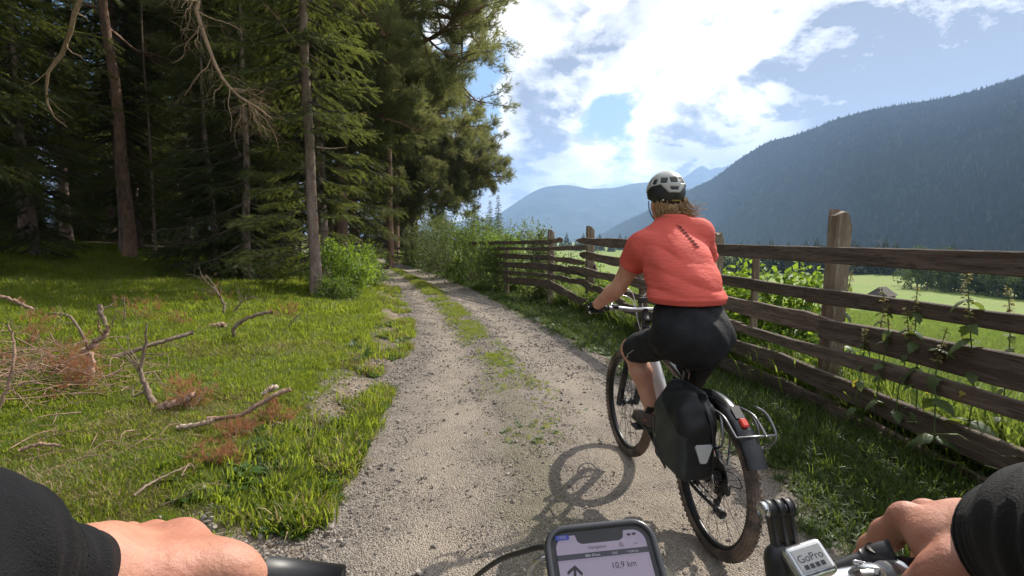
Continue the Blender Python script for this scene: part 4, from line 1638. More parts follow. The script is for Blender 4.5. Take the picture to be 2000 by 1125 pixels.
fence = empty('wooden_fence', at(2.7, 4.4, 0), (0, 0, 0), 'old brown board fence with wide rails along the right of the road', 'fence')
fo = np.array(fence.location)
pk = [(4.4, 1.80, .155, .15, 1), (6.25, 1.62, .12, .12, 2), (8.4, 1.70, .13, .12, 3), (2.05, 1.7, .14, .13, 4), (.3, 1.7, .14, .13, 5), (11.3, 1.84, .19, .13, 6)]
for (Yp, h, w, d, sd_) in pk:
    p = at(float(xf(Yp)) + .07, Yp, 0)
    o = post(h - p[2], w, d, sd_, .05 if sd_ != 1 else .09).build('post', M['fence_post'], fence, False)
    o.location = np.array(p) - fo
    o.rotation_euler = (RNG.normal(0, .012), RNG.normal(0, .012) + (.03 if sd_ == 1 else 0), .1)
# a short picket between the first two rails
p = np.array(fpt(5.45, 0, .05))
o = post(.62, .075, .05, 9, .0).build('picket', M['fence_post'], fence, False)
o.location = p + np.array([0, 0, .80]) - fo
# (near y, far y, heights at the two ends, board height, thickness, taper, seed)
rails = [(-.6, 6.35, 1.35, 1.40, .135, .05, (1, 1), 1, .003), (6.37, 11.62, 1.40, 1.50, .15, .05, (1, .35), 2, .012),
         (-.6, 4.55, 1.10, 1.02, .125, .045, (1, 1), 3, .010), (4.57, 8.5, 1.03, 1.07, .115, .045, (1, 1), 4, .010), (8.52, 11.5, 1.09, 1.2, .16, .045, (1, .7), 14, .02),
         (-.6, 4.35, .85, .755, .195, .055, (1, .9), 5, .020), (4.2, 8.6, .78, .80, .17, .05, (.6, 1), 6, .018), (8.6, 12.0, .8, .88, .13, .05, (1, .6), 16, .02),
         (-.6, 5.6, .62, .555, .105, .045, (1, .8), 7, .012), (5.5, 9.6, .56, .58, .10, .045, (1, .8), 8, .012),
         (-.6, 4.9, .235, .335, .175, .05, (1, 1), 9, .018), (4.93, 9.2, .33, .34, .16, .05, (1, 1), 10, .018), (9.0, 11.6, .40, .62, .15, .05, (.8, .7), 18, .02),
         (-.6, 4.2, -.04, .08, .165, .05, (1, .8), 11, .02), (4.1, 8.4, .09, .11, .16, .05, (1, .8), 12, .02)]
for (y0, y1, z0, z1, h, th, tp, sd_, wn) in rails:
    V, T, Q = plank(fpt(y0, z0, -.035 - .002 * (sd_ % 3)), fpt(y1, z1, -.035 - .002 * (sd_ % 3)), h, th, .0, sd_ + 100, tp, wn)
    link('rail', mesh_np('rail', V - fo, T, Q), M['fence'], fence)
for (y0, z0, y1, z1) in ((8.2, .2, 8.9, 1.05), (10.4, .25, 11.2, .95)):
    V, T, Q = plank(fpt(y0, z0, .12), fpt(y1, z1, .12), .10, .04, 0, int(y0 * 10), (1, 1), .012)
    link('brace', mesh_np('brace', V - fo, T, Q), M['fence'], fence)

# the tumbledown section with fanned rails beyond the gap
f2 = empty('wooden_fence', at(.98, 12.9, 0), (0, 0, 0), 'tumbledown end of the board fence with fanned broken rails beside the hedge', 'fence')
fo2 = np.array(f2.location)
o = post(1.80 - fo2[2], .17, .12, 21, .05).build('post', M['fence_post'], f2)
o = post(1.5, .12, .1, 22, .04).build('post', M['fence_post'], f2)
o.location = np.array(at(-.15, 15.1, 0)) - fo2
for i, (z0, z1, h, y1, yend) in enumerate(((1.46, 1.52, .11, 12.35, 17), (1.30, 1.36, .09, 11.0, 16.5), (1.08, 1.0, .13, 11.2, 16), (.84, .78, .16, 11.0, 16.5), (.62, .55, .10, 11.2, 16), (.42, .12, .19, 10.9, 15))):
    a = np.array([np.interp(yend, [12.9, 17], [.98, -1.4]), yend, z0 - .05])
    b = np.array([float(xf(y1)) + (0 if y1 > 12 else -.07), y1, z1])
    mid = np.array([.98 - .06, 12.86, z0])
    V, T, Q = plank(a, mid, h, .045, 0, 300 + i, (1, 1), .015)
    link('rail', mesh_np('rail', V - fo2, T, Q), M['fence'], f2)
    V, T, Q = plank(mid + np.array([0, -.01, .004]), b, h, .045, 0, 320 + i, (1, .7), .018)
    link('rail', mesh_np('rail', V - fo2, T, Q), M['fence'], f2)

# dark rail fence where the road turns into the wood
p0, p1 = np.array([-9.0, 38.0, 0]), np.array([-5.3, 31.0, 0])
f3 = empty('wooden_fence', at(*p1[:2], 0), (0, 0, 0), 'dark rail fence in the shade where the road enters the wood', 'fence')
fo3 = np.array(f3.location)
for t in (0, .25, .5, .75, 1):
    c = p0 + (p1 - p0) * t
    o = post(1.25, .13, .12, 60 + int(t * 4), .03).build('post', M['fence_post'], f3)
    o.location = np.array(at(c[0], c[1], 0)) - fo3
for k, z in enumerate((.35, .7, 1.05)):
    a, b = np.array(at(p0[0], p0[1], z)), np.array(at(p1[0], p1[1], z))
    V, T, Q = plank(a + np.array([-.1, -.1, 0]), b + np.array([-.1, -.1, 0]), .14, .05, 0, 70 + k)
    link('rail', mesh_np('rail', V - fo3, T, Q), M['fence'], f3)


# ------------------------------------------------------------------ nettles at the fence
def leaf_mesh(seed, w=.36, droop=.35, serr=True):
    r = np.random.default_rng(seed)
    n = 9
    V, Q = [], []
    for i in range(n):
        t = i / (n - 1)
        ww = w * (math.sin(math.pi * min(1, t * 1.02) ** .62) ** .9) * (1 + (.14 * (-1) ** i if serr else 0)) + .004
        z = -droop * t * t + .12 * t
        V += [(t, -ww, z - .05), (t, -ww * .5, z + .02), (t, 0, z - .02), (t, ww * .5, z + .02), (t, ww, z - .05)]
    for i in range(n - 1):
        for j in range(4):
            Q.append((i * 5 + j, i * 5 + j + 1, (i + 1) * 5 + j + 1, (i + 1) * 5 + j))
    return mesh_np('leaf', V, None, Q, True)


LEAF = [with_mat(leaf_mesh(i, .30 + .04 * i, .3 + .2 * i), M['nettle']) for i in range(3)]
LEAFY = with_mat(leaf_mesh(9, .34, .5), M['yellow_leaf'])


def nettle(px, py_top, Yd, lab, seed, pairs=6, leafsz=.10, yellow=1, dry=True, zb=None):
    r = np.random.default_rng(seed)
    top = N(px, py_top, Yd)
    b = np.array(at(top[0] + r.normal(0, .03), top[1], 0))
    H = top[2] - b[2]
    e = empty('nettle_plant', b, (0, 0, 0), lab, 'plant')
    path = smooth_path([(0, 0, -.03), (r.normal(0, .03), r.normal(0, .03), H * .4), (r.normal(0, .03), r.normal(0, .03), H * .75), (top[0] - b[0], 0, H)], 16)
    MB().tube(path, [.0055, .0022], 5).build('stem', M['nettle'], e, True)
    for k in range(pairs):
        t = .30 + .50 * k / max(1, pairs - 1)
        p = path[int(t * 15)]
        a0 = r.uniform(0, 3.14)
        for s in (0, 1):
            o = link('leaf', LEAFY if (yellow and k == 1 and s == 0) else LEAF[int(r.integers(0, 3))], None, e)
            o.location = p
            q = leafsz * r.uniform(.7, 1.2) * (1.1 - .5 * t)
            o.scale = (q, q, q)
            o.rotation_euler = (r.normal(0, .25), r.uniform(.05, .75), a0 + s * 3.14 + r.normal(0, .3))
    # the whorled top: small drooping leaves and seed strings
    P, D_, U, S_ = [], [], [], []
    for k in range(46):
        t = .70 + .30 * r.random()
        p = np.array([np.interp(t, np.linspace(0, 1, 16), path[:, i]) for i in range(3)])
        a = r.uniform(0, 6.283)
        for w in range(2):
            P.append(p + np.array([math.cos(a), math.sin(a), -.15 * w]) * .012 * w)
            D_.append([math.cos(a), math.sin(a), r.uniform(-.9, .5)])
            U.append(np.array([0, 0, 1]) + rv(r, .3))
            S_.append(r.uniform(.02, .05) * (1.5 - t))
    link('flower_top', sprays('flower_top', P, D_, U, S_, 'leaf'), M['nettle_dry' if dry else 'nettle'], e, 'stuff')
    return e


net = [(1648, 512, 3.85, 'tall slim nettle just right of the weathered post, its top against the mountain'), (1668, 512, 4.3, 'slim nettle second from the weathered post'),
       (1722, 562, 3.45, 'nettle stalk standing in front of the barn roof'), (1792, 560, 3.35, 'fullest nettle with a yellow leaf, midway along the near rails'),
       (1770, 600, 3.5, 'shorter nettle leaning on the fullest one'), (1888, 520, 3.3, 'tall nettle with drooping paired leaves before the dark trees'),
       (1968, 556, 3.6, 'pale nettle top nearest the right end of the fence'), (1730, 590, 4.2, 'faded nettle behind the rails right of the barn'),
       (1850, 640, 3.05, 'low broad-leaved nettle at the lowest rails'), (1690, 640, 3.7, 'low nettle by the lower rails left of the barn')]
for i, (px, py, Yd, lab) in enumerate(net):
    off = .22 if i in (0, 1, 6, 7) else -.13
    Yt = Yd
    for _k in range(12):                                  # stand it just behind or just before the boards
        Xt = float(xf(Yt)) + off
        Yt = Xt / ray(px, py)[0] * ray(px, py)[1]
    nettle(px, py, Yt, lab, 400 + i, 6 if i not in (4, 8, 9) else 4, .15 if i in (3, 5, 8) else .11, i in (3, 5, 9))

# ------------------------------------------------------------------ brushwood on the clearing
def ground_branch(name, px0, py0, pts, r0, r1, mat, lab, seed, subs=0, sublen=.3, cat='branch'):
    """a branch lying where the photograph shows its foot; pts are offsets in metres from there"""
    Yd = 4.0
    for _k in range(30):
        p = N(px0, py0, Yd)
        d = ray(px0, py0)
        z = float(terr(p[0], p[1]))
        Yd = Yd + (p[2] - z) * 1.2 * (1 if d[2] < 0 else -1)
        Yd = min(max(Yd, 1.5), 30)
    p = N(px0, py0, Yd)
    p[2] = float(terr(p[0], p[1]))
    m = MB()
    P = [np.array(q, float) for q in pts]
    dead_branch(m, P, r0, r1, subs, seed, sublen, -.05)
    o = m.build(name, M[mat], None, True)
    o.location = p + np.array([0, 0, .035])
    return tag(o, lab, cat), p


gb = ground_branch
gb('branch', 172, 765, [(0, 0, -.02), (0, .05, .18), (-.02, .08, .33), (.07, .12, .42), (.12, .12, .50)], .034, .018, 'pink_wood', 'thick pinkish peeled stump of a branch standing up in the grass', 1, 3, .3)
gb('branch', 160, 690, [(.06, 0, .08), (-.15, .1, .30), (-.4, .25, .34), (-.62, .3, .32)], .016, .008, 'dead_wood', 'crooked brown branch lying across the pinkish stump', 2, 5, .25)
gb('branch', 222, 712, [(0, 0, .04), (.25, .22, .12), (.52, .45, .20)], .022, .020, 'dead_wood', 'straight dark stick tilted up out of the grass', 3)
gb('branch', 302, 798, [(0, 0, .0), (-.10, .06, .12), (-.16, .1, .26), (-.13, .12, .42), (-.11, .12, .62)], .026, .005, 'dead_wood', 'upright grey branch with thin twigs behind the fallen pale stick', 4, 9, .32)
gb('branch', 330, 812, [(-.06, 0, .03), (.05, .06, .06), (.13, .1, .09)], .03, .022, 'pink_wood', 'short knotted piece of wood at the foot of the upright branch', 5, 2, .1)
gb('branch', 345, 850, [(0, 0, .02), (.14, .02, .03), (.22, .06, .05)], .015, .020, 'pale_wood', 'short pale barkless stick lying in the grass', 6)
gb('branch', 405, 832, [(0, 0, .02), (.2, .03, .03), (.30, .08, .08), (.42, .16, .14), (.50, .22, .17)], .016, .02, 'pink_wood', 'bent brown stick rising to a white broken tip', 7)
gb('branch', 520, 796, [(0, 0, .08), (.03, .02, .11), (.06, .04, .12)], .016, .022, 'pale_wood', 'white splintered wood tip at the end of the bent stick', 8, cat='wood')
gb('branch', 508, 780, [(0, 0, .0), (.03, .05, .03), (.07, .1, .06)], .010, .009, 'pale_wood', 'white wood splinter lying beyond the splintered tip', 9, cat='wood')
gb('branch', 528, 842, [(0, 0, .0), (.04, .02, .02), (.08, .03, .01)], .009, .007, 'pale_wood', 'tiny white wood chip near the road bank', 10, cat='wood')
gb('branch', 228, 655, [(.05, 0, .02), (-.10, .02, .06), (-.2, .04, .2), (-.22, .05, .33)], .026, .03, 'dead_wood', 'hooked brown branch with a broken end among the rusty needles', 11, 2, .2)
gb('branch', 240, 645, [(0, 0, .02), (.04, 0, .18), (.02, .02, .4)], .012, .006, 'dead_wood', 'thin upright twig beside the hooked branch', 12, 3, .2)
gb('branch', 455, 670, [(0, 0, .0), (.04, 0, .18), (.25, .05, .30), (.46, .1, .34)], .026, .020, 'dead_wood', 'curved dark branch arching out of the middle of the clearing', 13)
gb('branch', 440, 620, [(0, 0, .0), (-.06, .05, .22), (-.22, .1, .45), (-.32, .1, .62)], .022, .006, 'dead_wood', 'dark forked branch of the brush heap before the wood', 14, 9, .5)
gb('branch', 452, 618, [(0, 0, .0), (.18, .05, .22), (.36, .1, .28)], .018, .006, 'dead_wood', 'dark side branch of the brush heap before the wood', 15, 7, .45)
gb('branch', 425, 648, [(-.1, 0, .03), (0, 0, .05), (.1, .02, .06)], .04, .035, 'pink_wood', 'short sawn log end below the brush heap', 16, cat='log')
gb('branch', 0, 640, [(0, 0, .34), (.14, .05, .28), (.33, .1, .16)], .022, .018, 'pink_wood', 'reddish branch slanting down at the left end of the brush pile', 17, 1, .2)
gb('branch', 558, 650, [(0, 0, .0), (.1, .05, .14), (.22, .1, .26)], .012, .005, 'dead_wood', 'slim dark twig poking from the rusty sprig near the trunk', 18, 3, .2)
gb('branch', 262, 985, [(0, 0, .01), (.02, .1, .03), (.05, .2, .03), (.10, .32, .03)], .008, .005, 'dead_wood', 'thin grey stick lying near the left forearm', 19, 2, .1)
gb('branch', 40, 905, [(0, 0, .04), (.08, .03, .07), (.2, .05, .05)], .012, .008, 'pink_wood', 'tan twig lying just above the left sleeve', 20, 2, .12)
gb('branch', 20, 850, [(-.12, 0, .02), (.0, .02, .3), (.03, .05, .55), (.0, .05, .7)], .012, .006, 'pink_wood', 'tan twig standing in the left end of the brush pile', 21, 6, .3)

# rusty dry sprigs
for i, (px, py, sz, lab) in enumerate(((275, 625, .26, 'large rusty dry pine sprig in the middle of the clearing'), (345, 632, .15, 'small rusty sprig right of the large rusty one'), (410, 590, .30, 'brown dry sprig on the dark brush heap'),
                                      (560, 620, .20, 'rusty sprig near the lone spruce trunk'), (150, 700, .22, 'rusty sprig hanging over the pinkish stump'), (45, 690, .3, 'rusty dry needles on the brush pile at the left'),
                                      (370, 795, .18, 'rusty sprig behind the bent pale stick'), (535, 815, .12, 'small rusty sprig near the road bank'), (465, 850, .10, 'tiny rusty sprig below the bent pale stick'),
                                      (140, 765, .2, 'rusty sprig at the foot of the pinkish stump'), (420, 900, .10, 'tiny rusty sprig in the grass above the left hand'), (85, 735, .24, 'rusty sprig sunk in the front of the brush pile'))):
    Yd = 4.0
    for _k in range(30):
        p = N(px, py, Yd)
        Yd = min(max(Yd + (p[2] - float(terr(p[0], p[1])) - .04) * 1.2, 1.5), 30)
    p = N(px, py, Yd)
    r = np.random.default_rng(600 + i)
    e = empty('dry_sprig', (p[0], p[1], float(terr(p[0], p[1]))), (0, 0, 0), lab, 'sprig')
    P, D_, U, S_ = [], [], [], []
    st = MB()
    for k in range(9):
        d = rv(r) + np.array([0, 0, .7])
        d /= np.linalg.norm(d)
        d[2] = abs(d[2])
        st.tube(np.array([np.zeros(3), d * sz * .6, d * sz * 1.1]), [.005, .002], 4, cap=False)
        for q in range(13):
            P.append(d * sz * r.uniform(.35, 1.5) + rv(r, sz * .16))
            D_.append(d + rv(r, .6))
            U.append(rv(r))
            S_.append(r.uniform(.05, .10) * (1 if sz > .15 else .8))
    st.build('twigs', M['dead_wood'], e, False, 'stuff')
    link('dry_needles', sprays('dry_needles', P, D_, U, S_, 'pine'), M['rust_needle'], e, 'stuff')

# brush pile at the left edge: a tangle of thin dead twigs
pp = N(40, 760, 4.0)
m = MB()
r = np.random.default_rng(9)
for k in range(420):
    c = np.array([r.normal(-4.1, .45), r.normal(4.1, .40), 0])
    c[2] = float(terr(c[0], c[1])) + abs(r.normal(0, .13))
    a = r.normal(.35, .9)
    d = np.array([math.cos(a), math.sin(a), r.normal(0, .25)])
    l = r.uniform(.2, .75)
    pts = [c - d * l / 2, c + rv(r, .04), c + d * l / 2 + np.array([0, 0, r.normal(-.04, .08)])]
    for q in pts: q[2] = max(q[2], float(terr(q[0], q[1])) + .005)
    m.tube(smooth_path(pts, 7), [r.uniform(.0022, .0055), .0015], 4, cap=False)
for k in range(150):
    c = np.array([r.normal(-2.7, .55), r.normal(2.9, .5), 0])
    c[2] = float(terr(c[0], c[1])) + .015 + abs(r.normal(0, .025))
    a = r.uniform(0, 6.28)
    d = np.array([math.cos(a), math.sin(a), r.normal(0, .08)])
    l = r.uniform(.08, .36)
    m.tube(smooth_path([c - d * l / 2, c + rv(r, .03), c + d * l / 2], 6), [r.uniform(.002, .005), .0015], 4, cap=False)
tag(m.build('brushwood', M['pink_wood'], None, True, 'stuff'), 'tangle of thin dead twigs heaped at the left edge of the clearing')

# litter of small twigs along the road edge
m = MB()
for k in range(70):
    y = 1.9 * (7 / 1.9) ** r.random()
    x = float(xl(y)) - abs(r.normal(.05, .18)) + .08
    c = np.array([x, y, float(terr(x, y)) + .012])
    a = r.uniform(0, 6.28)
    d = np.array([math.cos(a), math.sin(a), r.normal(0, .05)])
    l = r.uniform(.03, .13)
    m.tube(np.array([c - d * l / 2, c + rv(r, .006), c + d * l / 2]), [r.uniform(.0015, .0035), .001], 4, cap=False)
tag(m.build('twig_litter', M['dead_wood'], None, True, 'stuff'), 'twigs littering the left edge of the road')

# bigger stones lying on the road
for i, (px, py, s, lab) in enumerate(((848, 1065, .045, 'brown stone lying alone in the near left wheel track'), (595, 1005, .04, 'grey stone at the left edge above the hand'), (820, 1118, .06, 'pale flat stone at the bottom of the road'),
                                     (1060, 915, .035, 'grey stone left of the wheel shadow'), (1008, 932, .03, 'dark stone on the middle strip'), (655, 965, .035, 'dark stone at the broken bank'), (762, 866, .03, 'pale stone in the left wheel track'))):
    d = ray(px, py)
    p = CAM + d * (-1.5 / d[2])
    o = link('stone', with_mat(stone_mesh(80 + i), M['gravel_stone']), None, None)
    o.location = (p[0], p[1], float(terr(p[0], p[1])) + s * .22)
    o.scale = (s, s, s)
    o.rotation_euler = (.3 * i, .2 * i, i)
    tag(o, lab, 'stone')

# ------------------------------------------------------------------ barn and trees across the meadow
def march(px, py, y0=20, y1=900):
    for Yd in np.linspace(y0, y1, 4000):
        p = N(px, py, Yd)
        if p[2] <= float(terr(p[0], p[1])): return p
    return N(px, py, y1)


pb = march(1722, 584)
e = empty('barn', (pb[0], pb[1], float(terr(pb[0], pb[1])) - .3), (0, 0, .55), 'small dark wooden hay barn standing in the meadow', 'barn')
k = pb[1] / 1000.0
w, d_, hw, hr = 46 * k * .42, 46 * k * .34, 12 * k, 27 * k
m = MB().box((0, 0, hw / 2), (2 * w, 2 * d_, hw))
m.build('wall', M['barn'], e)
V = [(-w * 1.15, -d_ * 1.25, hw * .85), (w * 1.15, -d_ * 1.25, hw * .85), (w * 1.15, d_ * 1.25, hw * .85), (-w * 1.15, d_ * 1.25, hw * .85), (-w * .75, 0, hr), (w * .75, 0, hr)]
MB().add(V, [(0, 4, 3), (1, 2, 5), (0, 3, 2), (0, 2, 1)], [(0, 1, 5, 4), (2, 3, 4, 5)]).build('roof', M['barn'], e)
MB().box((0, -d_ - .03, hw * .38), (w * .55, .06, hw * .72)).build('door', M['black'], e)


def far_tree(seed, H, Wd, con=False):
    r = np.random.default_rng(seed)
    P, Dv, Up, Sz = [], [], [], []
    if con:
        for k in range(900):
            t = r.random() ** .8
            a = r.uniform(0, 6.28)
            q = Wd * (1 - t) * r.uniform(.5, 1.05)
            P.append((math.cos(a) * q, math.sin(a) * q, H * (.06 + .94 * t) - .1 * q))
            Dv.append((math.cos(a), math.sin(a), -.4))
            Up.append(np.array([0, 0, 1]) + rv(r, .3))
            Sz.append(.13 * H * (1.05 - t))
    else:
        cl = [(rv(r) * np.array([.42, .42, .30]) * Wd + np.array([0, 0, H * r.uniform(.30, .92)]), Wd * r.uniform(.22, .38)) for k in range(14)]
        for c, q in cl:
            for k in range(110):
                v = rv(r)
                v /= np.linalg.norm(v)
                P.append(c + v * q * r.uniform(.75, 1.1) * np.array([1, 1, .85]))
                Dv.append(v + rv(r, .7))
                Up.append(rv(r) + v)
                Sz.append(.085 * H * r.uniform(.6, 1.2))
    tr = MB().tube(np.array([(0, 0, -1), (0, 0, H * .3), (0, 0, H * .8)]), [.03 * H, .012 * H], 6).mesh('trunk')
    return tr, sprays('crown', P, Dv, Up, Sz, 'leaf')


FT = [far_tree(1, 10, 6), far_tree(2, 9, 5.5), far_tree(3, 11, 6.5)]
FC = [far_tree(4, 14, 3.2, True), far_tree(5, 12, 2.8, True)]


def plant_far(name, parts, p, s, lab, grp, mt):
    e = empty(name, (p[0], p[1], float(terr(p[0], p[1])) - .2), (0, 0, RNG.uniform(0, 6)), lab, 'tree', grp)
    e.scale = (s, s, s)
    link('trunk', parts[0], M['bark'], e)
    link('crown', parts[1], M[mt], e, 'stuff')


M['far_crown'] = pm('far_leaf_crown', (.045, .070, .022), (.080, .105, .032), .5, rough=.9, rand=.3, transl=.3, tcol=(.10, .14, .03))
M['far_con_crown'] = pm('far_conifer_crown', (.022, .036, .017), (.040, .056, .024), .5, rough=.9, rand=.3)
for i in range(26):                                      # leafy trees round the lower meadow
    px = 1795 + i * 13.5 + RNG.normal(0, 5)
    p = march(px, 566 + (px - 1800) * .10 - RNG.uniform(0, 8))
    plant_far('leafy_tree', FT[i % 3], p, p[1] / 1000 * RNG.uniform(4.6, 6.6), 'rounded leafy tree along the far side of the meadow', 'leafy trees beyond the meadow', 'far_crown')
for i in range(70):                                      # dark conifers behind
    px = 1395 + i * 11 + RNG.normal(0, 5)
    p = march(px, 538 + max(0, px - 1750) * .09 - RNG.uniform(0, 5), 40, 1200)
    plant_far('conifer_tree', FC[i % 2], p, p[1] / 1000 * RNG.uniform(3.6, 5.4), 'dark conifer in the row beyond the far edge of the meadow', 'conifers beyond the meadow', 'far_con_crown')
for i in range(46):                                      # thinner row in the distance left of the cyclist
    px = 905 + i * 11 + RNG.normal(0, 5)
    p = march(px, 492 - RNG.uniform(0, 4), 60, 1200)
    plant_far('conifer_tree', FC[i % 2], p, p[1] / 1000 * RNG.uniform(1.6, 2.8), 'small distant conifer at the foot of the blue mountain', 'distant conifers in the valley', 'far_con_crown')
# ------------------------------------------------------------------ bicycles
def gpt(px, py):
    d = ray(px, py)
    return CAM + d * (-CAM[2] / d[2])


def wheel(parent, c, tyre_mat, rotor_side=-1, steer=0.0, R=.372, cass=False):
    """wheel > tyre, rim, hub, spokes, disc; axle along local x"""
    w = bpy.data.objects.new('wheel', None)
    COL.objects.link(w)
    w.parent = parent
    w.location = c
    w.rotation_euler = (0, 0, steer)
    tr = .030
    m = MB()
    prof = [(R - tr + math.cos(a) * tr * .96, math.sin(a) * tr) for a in np.linspace(-2.45, 2.45, 15)]
    m.lathe(prof, n=72)
    nk = 78
    for i in range(nk):
        for (rows, off) in (((-.007, .007), 0), ((-.019, .019), .5), ((-.0265, .0265), .5)):
            a = (i + off) * 6.2832 / nk
            for xo in rows:
                rr = R - tr + math.sqrt(max(0, tr ** 2 - xo ** 2)) * .96
                t = np.array([0, -math.sin(a), math.cos(a)])
                n_ = np.array([xo * .6 / tr * .9, math.cos(a), math.sin(a)])
                n_ /= np.linalg.norm(n_)
                s_ = np.cross(t, n_)
                m.box(np.array([xo, math.cos(a) * rr, math.sin(a) * rr]) + n_ * .0002, (.0085, .013, .0065), np.stack([s_, t, n_], 1))
    m.build('tyre', M[tyre_mat], w, False)
    ri = R - 2 * tr + .006
    MB().lathe([(ri + .006, -.015), (ri + .008, 0), (ri + .006, .015), (ri - .006, .017), (ri - .014, .012), (ri - .017, 0), (ri - .014, -.012), (ri - .006, -.017)], n=64, closed=True).build('rim', M['dark_metal'], w, True)
    MB().lathe([(0, -.062), (.011, -.062), (.012, -.036), (.029, -.033), (.029, -.029), (.017, -.024), (.016, .024), (.029, .029), (.029, .033), (.012, .036), (.011, .062), (0, .062)], n=20).build('hub', M['black'], w, True)
    m = MB()
    for i in range(32):
        a = i * 6.2832 / 32
        b = a + (.62 if (i // 2) % 2 else -.62)
        sx = .030 if i % 2 else -.030
        m.tube(np.array([(sx, math.cos(b) * .027, math.sin(b) * .027), (sx * .12, math.cos(a) * (ri - .012), math.sin(a) * (ri - .012))]), .0012, 4, cap=False)
    m.build('spokes', M['dark_metal'], w, True, 'stuff')
    m = MB()
    x = .043 * rotor_side
    m.lathe([(.074, x - .001), (.09, x - .001), (.09, x + .001), (.074, x + .001)], n=40, closed=True)
    for i in range(6):
        a = i * 6.2832 / 6
        m.tube(np.array([(x, math.cos(a) * .018, math.sin(a) * .018), (x, math.cos(a + .35) * .078, math.sin(a + .35) * .078)]), .003, 4)
    m.build('brake_disc', M['metal'], w, False)
    if cass:
        m = MB()
        for i, rr in enumerate((.092, .08, .069, .058, .049, .042, .036, .03)):
            xx = .026 + .0042 * i
            m.lathe([(rr - .012, xx - .001), (rr, xx - .001), (rr, xx + .001), (rr - .012, xx + .001)], n=28, closed=True)
            for k in range(int(rr * 300)):
                a = k * 6.2832 / int(rr * 300)
                m.box((xx, math.cos(a) * (rr + .002), math.sin(a) * (rr + .002)), (.002, .004, .004))
        m.tube(np.array([(.024, 0, 0), (.06, 0, 0)]), .02, 14)
        m.build('sprockets', M['dark_metal'], w, False)
    return w


pr, pf = gpt(1386, 1068), gpt(1224, 881)
HEAD = math.atan2(-(pf[0] - pr[0]), pf[1] - pr[1])
BIKE_ROT = (0, 0, HEAD)
BASE = (pr[0], pr[1], -.012)
bike = empty('bicycle', BASE, BIKE_ROT, 'dusty mountain bike with a wide black rear mudguard ridden by the coral-shirted cyclist', 'bicycle')
WB = 1.165
AX = .372
wheel(bike, (0, 0, AX), 'rubber', -1, cass=True)
STEER = .05
wheel(bike, (0, WB, AX), 'rubber', -1, STEER)


def part(m, name, mat, parent=bike, smooth=True, kind=None):
    return m.build(name, M[mat], parent, smooth, kind)


BB = np.array([0, .445, .335])
crown = np.array([0, .925, .835])
htop = np.array([0, .872, .965])
# frame tubes
part(MB().tube(smooth_path([htop - (0, -.012, .05), (0, .70, .70), (0, .55, .47), BB + (0, .05, .04)], 14), [.036, .046, .05, .045], 14, flat=(1.0, 1.15)), 'down_tube', 'frame_light')
part(MB().tube(smooth_path([(0, .80, .752), (0, .66, .60)], 6), [.047, .0535], 14, flat=(1.02, 1.2)), 'battery_cover', 'black')
part(MB().tube(smooth_path([htop - (0, 0, .03), (0, .60, .835), (0, .33, .76)], 12), [.028, .022], 12), 'top_tube', 'frame_dark')
part(MB().tube(np.array([BB, (0, .29, .82)]), [.024, .02], 12), 'seat_tube', 'frame_dark')
part(MB().tube(np.array([(0, .295, .80), (0, .235, .955)]), .0155, 12), 'seat_post', 'black')
part(MB().tube(np.array([crown + (0, -.005, .015), htop]), .03, 14), 'head_tube', 'frame_dark')
part(MB().box(BB + (0, .03, .02), (.11, .17, .15), None, .03).tube(np.array([BB - (.075, 0, 0), BB + (.075, 0, 0)]), .045, 18), 'motor', 'black', smooth=False)
for s in (-1, 1):
    part(MB().tube(smooth_path([BB + (s * .035, -.04, 0), (s * .058, .2, .345), (s * .066, .02, AX)], 10), [.016, .012], 8), 'chainstay', 'frame_dark')
    part(MB().tube(smooth_path([(s * .02, .30, .745), (s * .055, .2, .62), (s * .064, .02, AX + .02)], 10), [.012, .010], 8), 'seatstay', 'frame_dark')
# saddle
sdl = SDF((-.13, .02, .88), (.13, .40, 1.02), .006)
sdl.ell((0, .12, .965), (.085, .085, .026), None, .03).ell((0, .22, .968), (.045, .12, .022), None, .04).ell((0, .32, .966), (.024, .06, .02), None, .03)
link('saddle', sdl.mesh('saddle'), M['black'], bike)
# fork
fk = bpy.data.objects.new('fork', None)
COL.objects.link(fk)
fk.parent = bike
m = MB()
for s in (-1, 1):
    m.tube(np.array([(s * .062, WB - .002, AX - .01), (s * .062, WB - .10, AX + .24)]), [.021, .024], 12)
m.tube(smooth_path([(-.062, WB - .09, AX + .235), (-.05, WB - .10, AX + .395), (0, WB - .09, AX + .42), (.05, WB - .10, AX + .395), (.062, WB - .09, AX + .235)], 16), .012, 8)
o = m.build('fork_lowers', M['black'], fk, True)
m = MB()
for s in (-1, 1):
    m.tube(np.array([(s * .062, WB - .10, AX + .23), (s * .062, crown[1] + .0, crown[2])]), .0165, 12)
m.build('stanchions', M['dark_metal'], fk, True)
MB().tube(smooth_path([crown + (-.075, .01, -.01), crown + (0, 0, .02), crown + (.075, .01, -.01)], 8), .026, 12).build('fork_crown', M['black'], fk, True)
MB().box((-.066, WB - .055, AX + .08), (.026, .05, .075), None, .008).build('brake_caliper', M['dark_metal'], fk)
